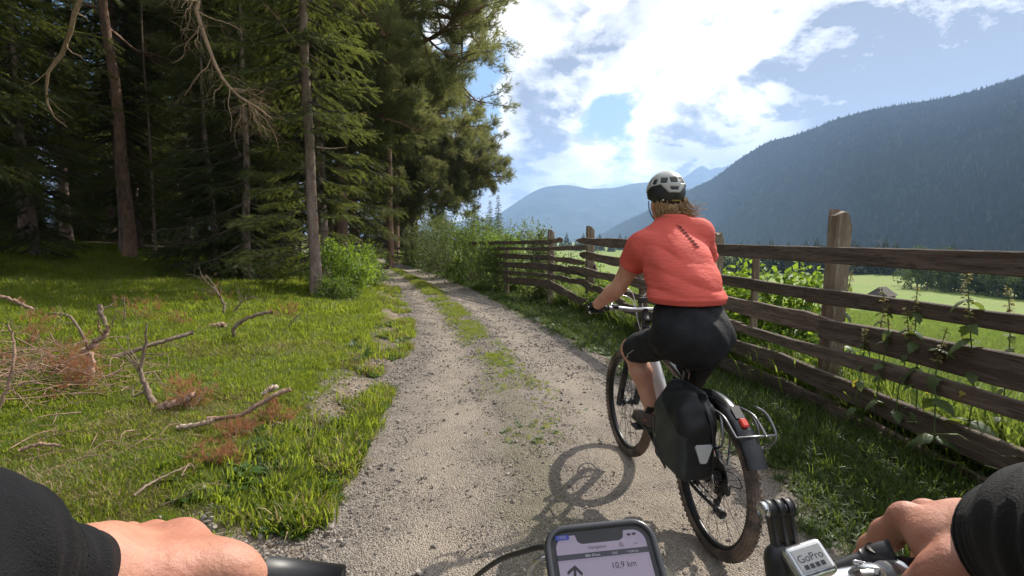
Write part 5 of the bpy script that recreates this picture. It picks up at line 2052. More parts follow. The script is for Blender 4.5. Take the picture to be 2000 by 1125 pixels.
# cockpit
BAR = np.array([0, .895, 1.07])
part(MB().tube(np.array([htop, htop + (0, -.01, .045)]), .026, 12).tube(np.array([htop + (0, -.008, .035), BAR]), [.024, .022], 12), 'stem', 'black')
part(MB().tube(smooth_path([(-.385, .855, 1.085), (-.2, .89, 1.083), (-.09, .897, 1.07), (0, .895, 1.07), (.09, .897, 1.07), (.2, .89, 1.083), (.385, .855, 1.085)], 30), .0145, 12), 'handlebar', 'metal')
for s in (-1, 1):
    part(MB().tube(np.array([(s * .39, .853, 1.085), (s * .245, .881, 1.084)]), .0175, 12), 'grip', 'black')
    lv = MB().tube(np.array([(s * .215, .885, 1.08), (s * .222, .93, 1.075)]), .014, 10)
    part(lv.tube(smooth_path([(s * .222, .93, 1.075), (s * .26, .955, 1.06), (s * .33, .935, 1.048), (s * .36, .93, 1.05)], 10), [.008, .006], 8), 'brake_lever', 'metal')
    part(MB().box((s * .20, .895, 1.09), (.045, .05, .03), None, .008), 'shifter', 'black', smooth=False)
m = MB()
for s, q in ((-1, .0), (1, .02), (-1, .05)):
    m.tube(smooth_path([(s * .215, .92, 1.085), (s * .15, 1.00 + q, 1.15 + q), (s * .04, 1.02, 1.12 + q), (s * .02, .95, .98), (0, .91, .87)], 20), .0028, 6)
part(m, 'cables', 'metal', kind='stuff')
part(MB().box((.0, .93, 1.125), (.06, .012, .05), basis((0, .8, .6)), .004), 'display', 'black', smooth=False)
# cranks
for s, y, z in ((-1, .155, .075), (1, -.155, -.075)):
    part(MB().tube(np.array([BB + (s * .082, 0, 0), BB + (s * .092, y, z)]), [.016, .012], 10), 'crank_arm', 'black')
    part(MB().box(BB + (s * .128, y, z), (.095, .085, .018), None, .005).tube(np.array([BB + (s * .09, y, z), BB + (s * .17, y, z)]), .008, 8), 'pedal', 'black', smooth=False)
m = MB().lathe([(.06, .052), (.078, .052), (.078, .056), (.06, .056)], tuple(BB), n=36, closed=True)
part(m, 'chainring', 'dark_metal')
m = MB()
for (a, b) in (((.054, BB[1], BB[2] + .078), (.05, 0, AX + .058)), ((.054, BB[1], BB[2] - .078), (.052, .04, AX - .16))):
    a, b = np.array(a), np.array(b)
    n = int(np.linalg.norm(b - a) / .0127)
    for i in range(n):
        m.box(a + (b - a) * i / n, (.007, .010, .006), basis(b - a))
part(m, 'chain', 'dark_metal', smooth=False, kind='stuff')
part(MB().box((.075, .0, AX - .07), (.03, .05, .06), None, .01).tube(np.array([(.06, .01, AX - .075), (.062, .045, AX - .16)]), .011, 8).lathe([(0, .048), (.024, .049), (.024, .058), (0, .059)], (0, .01, AX - .085), n=16).lathe([(0, .048), (.024, .049), (.024, .058), (0, .059)], (0, .045, AX - .165), n=16)
     .tube(smooth_path([(.09, -.01, AX - .05), (.10, -.09, AX - .02), (.085, -.05, AX + .03), (.07, .05, AX + .0)], 12), .003, 6), 'derailleur', 'black')
# kickstand folded up along the left stay
part(MB().tube(smooth_path([(-.085, .05, AX - .02), (-.105, -.01, AX - .03), (-.092, -.22, AX - .047)], 8), [.012, .010], 10).tube(np.array([(-.093, -.205, AX - .046), (-.091, -.255, AX - .05)]), [.016, .020], 12), 'kickstand', 'black')
part(MB().box((-.075, .04, AX - .03), (.03, .08, .05), None, .01), 'kickstand_mount', 'black', smooth=False)
# mudguard: a wide arched blade over the rear wheel
RG = .412
prof = [(RG - .022, -.044), (RG - .006, -.040), (RG + .005, -.024), (RG + .009, 0), (RG + .005, .024), (RG - .006, .040), (RG - .022, .044), (RG - .019, .041), (RG - .004, .037), (RG + .002, .023), (RG + .005, 0), (RG + .002, -.023), (RG - .004, -.037), (RG - .019, -.041)]
mg = MB().lathe(prof, (0, 0, AX), 'x', 40, closed=True, arc=(.75, 2.30))
part(mg, 'mudguard', 'guard')
fl = MB().lathe([(RG - .012, -.047), (RG + .001, -.040), (RG + .013, 0), (RG + .001, .040), (RG - .012, .047), (RG - .009, .044), (RG + .003, .037), (RG + .009, 0), (RG + .003, -.037), (RG - .009, -.044)], (0, 0, AX), 'x', 16, closed=True, arc=(2.24, 2.64))
part(fl, 'mud_flap', 'black')
# thin luggage hoops either side of the mudguard
m = MB()
for s in (-1, 1):
    x = s * .064
    m.tube(smooth_path([(x * .9, .20, .70), (x, .0, .73), (x * 1.05, -.12, .745), (x * 1.1, -.205, .74), (x * 1.08, -.275, .70), (x * 1.05, -.30, .683)], 22), .0055, 8)
    m.tube(smooth_path([(x * 1.1, -.17, .745), (x * 1.3, -.215, .69), (x * 1.3, -.215, .62), (x * 1.2, -.13, .565), (s * .075, -.03, .50)], 16), .0055, 8)
    m.tube(np.array([(x, -.05, .738), (s * .078, 0, AX + .05)]), .0055, 8)
m.tube(smooth_path([(.07, -.20, .785), (.118, -.215, .755), (.125, -.27, .70), (.118, -.285, .655), (.085, -.25, .61)], 16), .0055, 8)
m.tube(np.array([(-.067, -.30, .685), (.122, -.286, .683)]), .0055, 8)
m.tube(np.array([(-.064, .1, .715), (.064, .1, .715)]), .0055, 8)
part(m, 'luggage_rack', 'rack')
c, s_ = math.cos(2.17), math.sin(2.17)
nn = np.array([0, c, s_])
tt = np.array([0, -s_, c])
part(MB().box(np.array([0, 0, AX]) + nn * (RG + .016), (.034, .044, .02), np.stack([[1, 0, 0], tt, nn], 1), .006), 'rear_light', 'red', smooth=False)
part(MB().box(np.array([0, 0, AX]) + nn * (RG + .010) + tt * -.062, (.045, .07, .006), np.stack([[1, 0, 0], tt, nn], 1), .002), 'light_bracket', 'black', smooth=False)

# pannier on the left of the rack, a thing of its own
pan = empty('pannier_bag', BASE, BIKE_ROT, 'black roll-top pannier with grey sides and a pale reflector beside the rear wheel', 'bag')
px_, py_, pz_ = -.165, -.02, .57
b = SDF((-.36, -.24, .34), (-.03, .24, .90), .006)
b.box((px_, py_, .585), (.088, .155, .155), None, .045, .0)
b.box((px_ + .005, py_ + .01, .715), (.068, .138, .08), rotz(0), .045, .07)
b.box((px_ + .03, py_ + .03, .785), (.032, .120, .032), None, .02, .07)
X_, Y_, Z_ = b.grid()
b.d += (.004 * np.sin(X_ * 60 + Y_ * 25 + np.sin(Z_ * 22) * 1.5) * ss(.6, .74, Z_) + .003 * np.sin(Y_ * 40 + Z_ * 55) * ss(.45, .7, Z_)).astype(np.float32)
# grey lower front panel, black rest
me = b.mesh('bag_body')
me.materials.append(M['bag_black'])
me.materials.append(M['bag_grey'])
co = np.zeros(len(me.vertices) * 3, np.float32)
me.vertices.foreach_get('co', co)
co = co.reshape(-1, 3)
li = np.zeros(len(me.loops), np.int32)
me.loops.foreach_get('vertex_index', li)
fc = co[li.reshape(-1, 4)].mean(1)
grey = (fc[:, 0] < px_ - .058) & (fc[:, 2] < .655 + .5 * (fc[:, 1] + .15)) & (fc[:, 1] > -.6)
me.polygons.foreach_set('material_index', grey.astype(np.int32))
link('bag_body', me, None, pan)
part(MB().tube(smooth_path([(px_ + .03, py_ - .12, .805), (px_ + .03, py_, .818), (px_ + .03, py_ + .15, .805)], 12), .026, 12, flat=(.6, 1)), 'rolled_top', 'bag_black', pan)
part(MB().tube(smooth_path([(px_ + .03, -.14, .80), (px_ + .045, -.172, .74), (px_ + .062, -.178, .67), (px_ + .07, -.172, .60)], 14), .013, 6, flat=(1, .25)), 'side_strap', 'black', pan)
part(MB().tube(smooth_path([(px_ + .03, .15, .80), (px_ - .06, .155, .70), (px_ - .09, .1, .52), (px_ - .085, -.02, .44)], 14), .012, 6, flat=(1, .25)), 'front_strap', 'black', pan)
hexa = [(-.052, .038), (-.044, .050), (.044, .050), (.052, .038), (.022, -.046), (.012, -.052), (-.012, -.052), (-.022, -.046)]
V = [(px_ + .020 + a * .80, py_ - .1545, .566 + c_ * .86) for a, c_ in hexa] + [(px_ + .020 + a * .75, py_ - .1595, .566 + c_ * .81) for a, c_ in hexa]
m = MB()
m.add(V, [(8, 8 + k + 1, 8 + k) for k in range(1, 7)], [(k, (k + 1) % 8, 8 + (k + 1) % 8, 8 + k) for k in range(8)])
part(m, 'reflector', 'reflector', pan, False)
part(MB().box((px_ + .08, py_, .72), (.012, .22, .03), None, .004), 'hook_rail', 'black', pan, smooth=False)

# ------------------------------------------------------------------ the cyclist
rider = empty('person', BASE, BIKE_ROT, 'cyclist seen from behind in a coral shirt, black shorts and a white helmet', 'person')
HC = np.array([-.010, .60, 1.735])                    # head centre
HR = rotz(-.08) @ np.array(Matrix.Rotation(-.10, 3, 'X'))   # turned a little to the left
SL, SR = np.array([-.185, .50, 1.475]), np.array([.120, .46, 1.545])
EL, ER = np.array([-.262, .655, 1.235]), np.array([.325, .64, 1.235])
WL, WR = np.array([-.335, .820, 1.118]), np.array([.335, .825, 1.118])
HIPL, HIPR = np.array([-.125, .185, 1.02]), np.array([.055, .185, 1.01])
KL, KR = np.array([-.185, .60, .875]), np.array([.105, .50, .69])
AL, AR = np.array([-.098, .50, .525]), np.array([.125, .215, .35])


def limb_legs(b, g=0.0, cut=None):
    for (hp, kn, an) in ((HIPL, KL, AL), (HIPR, KR, AR)):
        b.cone(hp, kn, .092 + g, .062 + g, .05)
        calf = kn + (an - kn) * .33 + np.array([0, -.022, 0])
        b.cone(kn, calf, .058 + g, .060 + g, .03)
        b.cone(calf, an, .058 + g, .036 + g, .03)
        b.ell(kn, (.062 + g, .062 + g, .06 + g), None, .03)


bd = SDF((-.45, -.05, .36), (.45, 1.02, 1.92), .008)
bd.ell((-.035, .19, 1.03), (.15, .125, .12), None, .06).ell((-.045, .25, 1.18), (.14, .105, .13), None, .08).ell((-.035, .37, 1.37), (.145, .10, .15), None, .08)
bd.cone(SL, SR, .06, .06, .06).cone((-.02, .49, 1.52), HC - (0, .0, .08), .058, .055, .03)
for (a, e_, w) in ((SL, EL, WL), (SR, ER, WR)):
    b1 = a + (e_ - a) * .45
    bd.cone(a, b1, .060, .057, .03).cone(b1, e_, .057, .045, .02)
    f1 = e_ + (w - e_) * .3
    bd.cone(e_, f1, .045, .048, .02).cone(f1, w, .048, .032, .02)
limb_legs(bd)
for (an, kn) in ((AL, KL), (AR, KR)):
    bd.cone(an, an + np.array([0, .10, -.06]), .036, .032, .02)
# head with a face
bd.ell(HC + HR @ np.array([0, 0, .02]), (.076, .096, .105), HR, .02).ell(HC + HR @ np.array([0, .03, -.055]), (.060, .070, .065), HR, .03)
bd.ell(HC + HR @ np.array([0, .075, -.085]), (.030, .025, .022), HR, .02)
bd.cone(HC + HR @ np.array([0, .088, .005]), HC + HR @ np.array([0, .112, -.035]), .010, .014, .012)
for s in (-1, 1):
    bd.ell(HC + HR @ np.array([s * .078, -.008, -.025]), (.010, .020, .032), HR, .008)
    bd.ell(HC + HR @ np.array([s * .032, .088, .010]), (.014, .010, .009), HR, .006, 'cut')
bd.ell(HC + HR @ np.array([0, .098, -.062]), (.022, .010, .004), HR, .004, 'cut')
link('body', bd.mesh('body'), M['skin'], rider)


# hands closed on the grips, in dark mitts with bare finger ends
def fist(parent, side, gc, ax, wrist):
    """gc: grip centre under the palm; ax: unit vector along the grip pointing outwards"""
    ax = np.array(ax, float)
    h = SDF(gc - .11, gc + .11, .004)
    up = np.array([0, 0, 1.0])
    fw = np.cross(up, ax) * (1 if side > 0 else -1)
    fw /= np.linalg.norm(fw)
    h.cone(wrist, gc + up * .022 - fw * .03, .027, .026, .02)
    kn = []
    for i, o_ in enumerate((-.030, -.010, .010, .029)):
        k0 = gc + ax * o_ + up * .030 + fw * (.022 - .004 * abs(i - 1))
        h.cone(gc + ax * o_ * .7 + up * .022 - fw * .03, k0, .016, .012, .012)
        kn.append(k0)
        ln = (.95, 1.05, 1.0, .82)[i]
        a1 = gc + ax * o_ + up * .004 + fw * .040
        a2 = gc + ax * o_ - up * .022 + fw * .020
        a3 = gc + ax * o_ - up * .024 - fw * .006 * ln
        h.chain([(*k0, .0115), (*a1, .0105), (*a2, .0098), (*a3, .0085)], .004)
    t0 = gc - ax * .030 + up * .012 - fw * .022
    h.chain([(*t0, .015), (*(gc - ax * .055 + up * .004 - fw * .008), .0125), (*(gc - ax * .070 - up * .010 + fw * .012), .0105)], .008)
    me = h.mesh('glove')
    me.materials.append(M['black'])
    return link('glove', me, None, parent)


for s, w in ((-1, WL), (1, WR)):
    ax = np.array([s * .981, -.19, 0])
    fist(rider, s, np.array([s * .325, .866, 1.085]), ax, w)

# jersey
j = SDF((-.36, .02, 1.08), (.46, .76, 1.66), .007)
j.ell((-.048, .21, 1.21), (.188, .150, .085), None, .05).ell((-.048, .255, 1.27), (.182, .150, .14), None, .08).ell((-.042, .34, 1.375), (.182, .140, .15), None, .08)
j.ell((-.035, .425, 1.46), (.180, .115, .115), None, .07)
j.cone(SL + (0, -.01, .0), SR + (0, -.01, .0), .074, .074, .06)
j.cone((-.02, .465, 1.52), (-.015, .520, 1.605), .085, .068, .06)
j.cone(SL + (.03, -.01, .01), (-.03, .51, 1.60), .072, .060, .06).cone(SR + (-.02, -.01, .0), (.01, .51, 1.605), .074, .060, .06)
for (a, e_) in ((SL, EL), (SR, ER)):
    j.cone(a, a + (e_ - a) * .55, .079, .073, .04)
X_, Y_, Z_ = j.grid()
# folds gathering from the waist up to the shoulder, and the hem
a_ = (Z_ - 1.19) * 52 + X_ * 9 + 2.2 * np.sin(X_ * 11 + Z_ * 6)
j.d += (-.0150 * (np.abs(np.sin(a_ * .5)) ** .6 - .6) * ss(1.215, 1.25, Z_) * (1 - ss(1.30, 1.46, Z_)) * (.45 + .55 * np.sin(X_ * 7 + 1.1) ** 2)).astype(np.float32)
a_ = (Z_ * .8 - np.abs(X_ + .03) * .75) * 48 + 1.6 * np.sin(X_ * 13 + Z_ * 9)
j.d += (-.0115 * (np.abs(np.sin(a_ * .5)) ** .6 - .6) * ss(.07, .15, np.abs(X_)) * ss(1.28, 1.36, Z_) * (1 - ss(1.44, 1.52, Z_))).astype(np.float32)
j.d += (.0016 * np.sin(Z_ * 31 + X_ * 40 + 3 * np.sin(Y_ * 12))).astype(np.float32)
j.d += (-.006 * np.exp(-((Z_ - (1.226 + .03 * (Y_ - .2))) / .007) ** 2)).astype(np.float32)
# cut at the hem, the sleeve ends and hollow neck
hem = 1.200 + .05 * (Y_ - .2)
j.d[:] = np.maximum(j.d, (hem - Z_).astype(np.float32))
for (a, e_) in ((SL, EL), (SR, ER)):
    dv = (e_ - a) / np.linalg.norm(e_ - a)
    q = (X_ - a[0]) * dv[0] + (Y_ - a[1]) * dv[1] + (Z_ - a[2]) * dv[2] - np.linalg.norm(e_ - a) * .46
    reg = (np.abs(X_ - a[0] - dv[0] * .1) < .2) & (q > -.03) & (q < .3) & ((X_ * np.sign(a[0])) > .13 + (1.40 - Z_) * .30)
    j.d[:] = np.where(reg, np.maximum(j.d, q.astype(np.float32)), j.d)
jo = link('shirt', j.mesh('shirt'), M['coral'], rider)
# dark zigzag print on the right shoulder blade, following the cloth
from mathutils.bvhtree import BVHTree
bvh = BVHTree.FromPolygons([v.co[:] for v in jo.data.vertices], [p.vertices[:] for p in jo.data.polygons])


def on_back(x, z):
    h = bvh.ray_cast(Vector((x, -.6, z)), Vector((0, 1, 0)))
    return np.array(h[0]) + np.array(h[1]) * .0022 if h[0] is not None else np.array([x, .3, z])


m = MB()
zz_ = []
for k in range(17):
    t = k / 16
    cx, cz = -.024 + .034 * t, 1.595 - .118 * t
    zz_.append((cx + (.013 + .004 * t) * (1 if k % 2 else -1), cz - (.004 if k % 2 else 0)))
for a, c_ in zip(zz_[:-1], zz_[1:]):
    P_ = np.array([on_back(a[0] + (c_[0] - a[0]) * u, a[1] + (c_[1] - a[1]) * u) for u in np.linspace(0, 1, 4)])
    m.tube(P_, .0027, 5, flat=(1, .35))
m.build('zigzag_print', M['shorts'], rider, False)

# shorts
s_h = SDF((-.34, -.04, .62), (.34, .78, 1.22), .007)
s_h.ell((-.042, .175, 1.05), (.180, .165, .125), None, .06).ell((-.115, .15, 1.035), (.106, .130, .105), None, .09).ell((.030, .15, 1.035), (.106, .130, .105), None, .09).ell((-.042, .10, 1.0), (.085, .105, .115), None, .09).ell((-.046, .215, 1.15), (.176, .142, .09), None, .06)
for hp, kn in ((HIPL, KL), (HIPR, KR)):
    s_h.cone(hp, kn, .100, .084, .06)
X_, Y_, Z_ = s_h.grid()
s_h.d += (.0035 * np.abs(np.sin(X_ * 9 + Z_ * 26 + 1.5 * np.sin(X_ * 21))) * ss(.9, .98, Z_) + .003 * np.sin(X_ * 38 + Z_ * 22 + 2 * np.sin(Y_ * 14)) + .002 * np.sin(Y_ * 50 - Z_ * 30)).astype(np.float32)
for hp, kn in ((HIPL, KL), (HIPR, KR)):
    dv = (kn - hp) / np.linalg.norm(kn - hp)
    q = (X_ - hp[0]) * dv[0] + (Y_ - hp[1]) * dv[1] + (Z_ - hp[2]) * dv[2] - np.linalg.norm(kn - hp) * .93
    s_h.d[:] = np.where(((X_ + .035) * np.sign(hp[0]) > 0) & (q > -.03), np.maximum(s_h.d, q.astype(np.float32)), s_h.d)
so = link('shorts', s_h.mesh('shorts'), M['shorts'], rider)
bvh2 = BVHTree.FromPolygons([v.co[:] for v in so.data.vertices], [p.vertices[:] for p in so.data.polygons])


def hug(P, bv, off):
    o = []
    for p in P:
        h = bv.find_nearest(Vector(p))
        o.append(np.array(h[0]) + np.array(h[1]) * off)
    return np.array(o)


m = MB().tube(hug(smooth_path([(-.29, .42, .90), (-.30, .47, .86), (-.29, .52, .81)], 8), bvh2, .001), .004, 5, flat=(1, .4))
m.build('reflective_print', M['reflector'], rider, True)
m = MB().tube(hug(smooth_path([(.27, .10, 1.06), (.28, .14, 1.00), (.27, .17, .94)], 8), bvh2, .001), .004, 5, flat=(1, .4))
m.build('reflective_print', M['reflector'], rider, True)


# socks and shoes
for s, an, y0 in ((-1, AL, .600), (1, AR, .290)):
    sole = .425 if s < 0 else .272
    x = s * .135 if s > 0 else -.112
    so_ = MB().tube(np.array([an + (0, .0, .045), an + (0, .005, -.02)]), [.046, .043], 14)
    so_.build('sock', M['shorts'], rider, True)
    sh = SDF((x - .10, y0 - .22, sole - .03), (x + .10, y0 + .22, sole + .16), .0045)
    hl = np.array([x * .92, an[1] - .02, sole + .045])
    toe = np.array([x, y0 + .085, sole + .030])
    sh.cone(hl, hl + (toe - hl) * .5, .040, .040, .02).cone(hl + (toe - hl) * .5, toe, .040, .032, .02)
    sh.cone(an + (0, .0, -.015), hl + (toe - hl) * .25 + np.array([0, 0, .02]), .045, .036, .03)
    X_, Y_, Z_ = sh.grid()
    sh.d[:] = np.maximum(sh.d, (sole + .012 - Z_).astype(np.float32))
    link('shoe', sh.mesh('shoe'), M['shoe'], rider)
    sl = SDF((x - .10, y0 - .22, sole - .03), (x + .10, y0 + .22, sole + .06), .0045)
    sl.cone(hl * [1, 1, 0] + [0, 0, sole + .012], toe * [1, 1, 0] + [0, 0, sole + .012], .042, .038, .0)
    X_, Y_, Z_ = sl.grid()
    sl.d[:] = np.maximum(np.maximum(sl.d, (Z_ - sole - .020).astype(np.float32)), (sole - Z_).astype(np.float32))
    link('shoe_sole', sl.mesh('shoe_sole'), M['black'], rider)
    MB().tube(np.array([hl + (-.037 * 1, -.005, .02), hl + (-.039, .06, -.005)]), .007, 6).build('shoe_trim', M['shoe_orange'], rider, True)
    MB().tube(smooth_path([an + (-.02, -.045, .012), an + (.0, -.052, .014), an + (.02, -.045, .012)], 6), .007, 6).build('heel_loop', M['shoe_orange'], rider, True)

# helmet
hx, hy, hz_ = .108, .140, .122
HO = HC + HR @ np.array([0, -.012, .052])
HL = HR @ np.array(Matrix.Rotation(.17, 3, 'X'))


def helm(cut):
    h = SDF(HO - .20, HO + .20, .0032)
    h.ell(HO, (hx, hy, hz_), HL, 0)
    X_, Y_, Z_ = h.grid()
    p = np.stack([X_ - HO[0], Y_ - HO[1], Z_ - HO[2]], -1) @ HL
    return h, p


vents = []
for (phi, th_, wd, ln) in ((-66, 62, .26, .42), (-34, 58, .34, .46), (0, 56, .38, .46), (34, 58, .34, .46), (66, 62, .26, .42), (-98, 60, .24, .45), (98, 60, .24, .45), (-140, 46, .3, .5), (140, 46, .3, .5), (180, 40, .3, .6)):
    vents.append((RAD(phi), RAD(th_), wd, ln))


def vent_cut(h, p):
    u = p / np.array([hx, hy, hz_])
    r_ = np.linalg.norm(u, axis=-1) + 1e-9
    ph = np.arctan2(u[..., 0], -u[..., 1])             # 0 at the back of the head
    th_ = np.arccos(np.clip(u[..., 2] / r_, -1, 1))
    for (f, t, wd, ln) in vents:
        dph = (np.mod(ph - f + math.pi, 2 * math.pi) - math.pi) * np.sin(np.clip(th_, .3, 2)) * (1 + .25 * (th_ - t))
        q = np.maximum(np.abs(dph) - wd * .5, np.abs(th_ - t) - ln * .30) * .11
        q = np.maximum(q, (.84 - r_) * .11)
        h._op((slice(None),) * 3, q.astype(np.float32), .006, 'cut')
    q = np.maximum(np.abs(np.mod(ph + math.pi, 2 * math.pi) - math.pi) - .22 + .45 * (th_ - 1.40), np.abs(th_ - 1.40) - .075) * .11
    h._op((slice(None),) * 3, np.maximum(q, (.84 - r_) * .11).astype(np.float32), .005, 'cut')
    return ph, th_, r_


h, p = helm(0)
ph, th_, r_ = vent_cut(h, p)
ad = np.degrees(np.abs(ph))
bz = np.interp(ad, [0, 17, 42, 75, 110, 150, 180], [1.60, 1.60, 1.22, 1.32, 1.58, 1.66, 1.66])
edge = (th_ - bz) * .11
h._op((slice(None),) * 3, edge.astype(np.float32) * -1, .008, 'cut') if False else None
h.d[:] = np.maximum(h.d, edge.astype(np.float32))
inn = (r_ - .88) * .11
h.d[:] = np.maximum(h.d, (-inn).astype(np.float32))
helmet = link('helmet', h.mesh('helmet'), M['helmet_white'], rider)
h2 = SDF(HO - .20, HO + .20, .004)
h2.ell(HO, (hx * .955, hy * .955, hz_ * .955), HL, 0)
X_, Y_, Z_ = h2.grid()
p = np.stack([X_ - HO[0], Y_ - HO[1], Z_ - HO[2]], -1) @ HL
ad = np.degrees(np.abs(np.arctan2(p[..., 0], -p[..., 1])))
low = np.interp(ad, [0, 40, 80, 110, 150, 180], [-.078, -.074, -.048, -.040, -.03, -.03])
h2.d[:] = np.maximum(h2.d, (low - p[..., 2]).astype(np.float32))
rr_ = np.linalg.norm(p / np.array([hx, hy, hz_]), axis=-1)
h2.d[:] = np.maximum(h2.d, ((.80 - rr_) * .11).astype(np.float32))
link('helmet_liner', h2.mesh('helmet_liner'), M['black'], rider)
for s in (-1, 1):
    a = HO + HL @ np.array([s * .088, .035, -.05])
    bpt = HC + HR @ np.array([s * .064, .035, -.085])
    cpt = HC + HR @ np.array([s * .02, .062, -.118])
    MB().tube(smooth_path([a, (a + bpt) / 2 + HR @ np.array([s * .008, 0, 0]), bpt, cpt], 10), .007, 6, flat=(1, .3)).build('chin_strap', M['black'], rider, True)
MB().sphere(HO + HL @ np.array([-.055, -.115, -.045]), .006, 8, 5).build('strap_rivet', M['reflector'], rider, True)
MB().box(HO + HL @ np.array([.012, -.137, -.046]), (.05, .004, .006), HL).build('helmet_mark', M['yellow_leaf'], rider)

# hair: a mass under the helmet and loose ends flicking out on the right
hm = SDF(HC - .22, HC + .22, .005)
hm.ell(HC + HR @ np.array([0, -.045, -.045]), (.082, .066, .075), HR, .02).ell(HC + HR @ np.array([.01, -.055, -.085]), (.062, .045, .035), HR, .03)
X_, Y_, Z_ = hm.grid()
hm.d += (.003 * np.sin(X_ * 210 + 2 * np.sin(Z_ * 50))).astype(np.float32)
hair = link('hair', hm.mesh('hair'), M['hair'], rider)
m = MB()
r = np.random.default_rng(3)
for k in range(300):
    x = r.uniform(-.078, .092)
    st_ = np.array([x, -.075 + .4 * x * x + r.normal(0, .012), -.02 + r.normal(0, .02)])
    ln = r.uniform(.05, .085)
    fl_ = max(0, (x - .01) / .08)
    e1 = st_ + np.array([.012 * fl_ + .004 * r.normal(), -.014, -ln * .6])
    e2 = e1 + np.array([.036 * fl_ + .010 * r.normal(), -.012 + .012 * r.normal(), -ln * .30])
    e3 = e2 + np.array([.050 * fl_ * r.uniform(.4, 1.3), -.004, -.008 + .035 * fl_ * r.uniform(0, 1)])
    P_ = smooth_path([HC + HR @ q for q in (st_, e1, e2, e3)], 9)
    m.tube(P_, [.0030, .0012], 4, cap=False)
m.build('hair_ends', M['hair'], rider, True, 'stuff')
# ------------------------------------------------------------------ the rider who carries the camera: bicycle, phone, hands
BX = .065
mine = empty('bicycle', (BX, .46, 0), (0, 0, 0), 'handlebar and front end of the bicycle the camera rides on', 'bicycle')
mo = np.array([BX, .46, 0])


def mp(m, name, mat, smooth=True, kind=None, parent=None):
    o = m.build(name, M[mat], mine if parent is None else parent, smooth, kind)
    o.location = -mo
    return o


GR0, GR1 = N(1772, 1128, .505), N(1915, 1118, .535)
GL0, GL1 = N(478, 1134, .505), N(300, 1140, .535)
CB = np.array([BX, .47, 1.105])
mp(MB().tube(smooth_path([GL1, GL0, N(640, 1165, .50), CB - (.05, 0, 0), CB, CB + (.05, 0, 0), N(1600, 1150, .495), GR0, GR1], 40), .0145, 14), 'handlebar', 'metal')
for a, b in ((GL0, GL1), (GR0, GR1)):
    d = (a - b) / np.linalg.norm(a - b)
    m = MB().tube(np.array([b, a]), .0170, 16).tube(np.array([a - d * .003, a + d * .012]), .0205, 18)
    for k in range(16):
        q = b + (a - b) * (k + .5) / 16
        m.tube(np.array([q - d * .002, q + d * .002]), .0182, 14)
    mp(m, 'grip', 'black')
m = MB().tube(np.array([GL0 + (.012, 0, .001), GL0 + (.022, -.002, .001)]), .0195, 16)
mp(m, 'grip_clamp', 'metal')
mp(MB().tube(np.array([GL0 + (.022, 0, .004), GL0 + (.10, .006, -.004)]), [.020, .015], 12), 'shifter_body', 'black')
mp(MB().tube(np.array([CB, CB + (0, .045, .01)]), .022, 14).tube(np.array([CB + (0, .045, .04), CB + (0, .07, -.06)]), .024, 14), 'stem', 'black')
mp(MB().tube(np.array([CB + (0, .055, -.02), CB + (0, .13, -.20)]), .03, 14), 'head_tube', 'frame_dark')
mp(MB().tube(np.array([CB + (0, .07, -.07), (BX, -.25, .80)]), [.024, .02], 12), 'top_tube', 'frame_dark')
mp(MB().tube(np.array([CB + (0, .12, -.18), (BX, -.05, .36)]), [.034, .04], 12), 'down_tube', 'frame_dark')
fc_ = CB + (0, .14, -.225)
m = MB().tube(np.array([fc_ - (.07, 0, 0), fc_ + (.07, 0, 0)]), .024, 10)
WC = np.array([BX, .88, .372])
for s in (-1, 1):
    m.tube(np.array([fc_ + (s * .065, 0, 0), WC + (s * .065, 0, 0)]), [.018, .022], 10)
mp(m, 'fork', 'black')
wheel(mine, tuple(WC - mo), 'rubber', -1)
# cables
mp(MB().tube(smooth_path([N(900, 1160, .53), N(930, 1126, .51), N(975, 1094, .48), N(1020, 1078, .45), N(1070, 1068, .43), N(1130, 1090, .43), N(1160, 1140, .45)], 26), .0026, 8), 'brake_hose', 'black')
mp(MB().tube(smooth_path([N(1030, 1135, .45), N(1038, 1112, .44), N(1052, 1094, .43), N(1080, 1090, .43), N(1140, 1120, .44)], 20), .0022, 8), 'gear_cable', 'metal')
mp(MB().tube(smooth_path([N(1200, 1095, .46), N(1270, 1092, .45), N(1300, 1110, .46), N(1330, 1140, .47)], 20), .0024, 8), 'gear_cable', 'metal')
# right brake: lever body, piston rod and clamp
mp(MB().tube(smooth_path([N(1596, 1122, .52), N(1640, 1106, .52), N(1690, 1089, .52)], 8), [.0050, .0074], 12).tube(smooth_path([N(1688, 1090, .52), N(1715, 1084, .515), N(1745, 1081, .51)], 6), [.0095, .0140], 14), 'brake_lever', 'black')
mp(MB().tube(np.array([N(1703, 1084, .517), N(1707, 1070, .515)]), [.0085, .0075], 12), 'bolt_cap', 'black')
mp(MB().tube(smooth_path([N(1662, 1113, .50), N(1690, 1105, .49), N(1716, 1109, .487), N(1726, 1128, .485)], 12), .0085, 8, flat=(1, .25)).tube(smooth_path([N(1678, 1103, .495), N(1668, 1101, .495), N(1668, 1096, .495), N(1678, 1097, .495), N(1690, 1100, .495)], 14), .0014, 6), 'lever_clamp', 'silver')
mp(MB().tube(np.array([N(1728, 1128, .49), N(1756, 1122, .497)]), .0150, 14), 'clamp_band', 'silver')

# ---- action camera mount clipped to the bar
am = empty('camera_mount', N(1545, 1072, .455), (0, 0, 0), 'empty action camera clip with three black prongs and a silver badge on the handlebar', 'camera mount')
ao = np.array(am.location)


def ap(m, name, mat, smooth=False):
    o = m.build(name, M[mat], am, smooth)
    return o


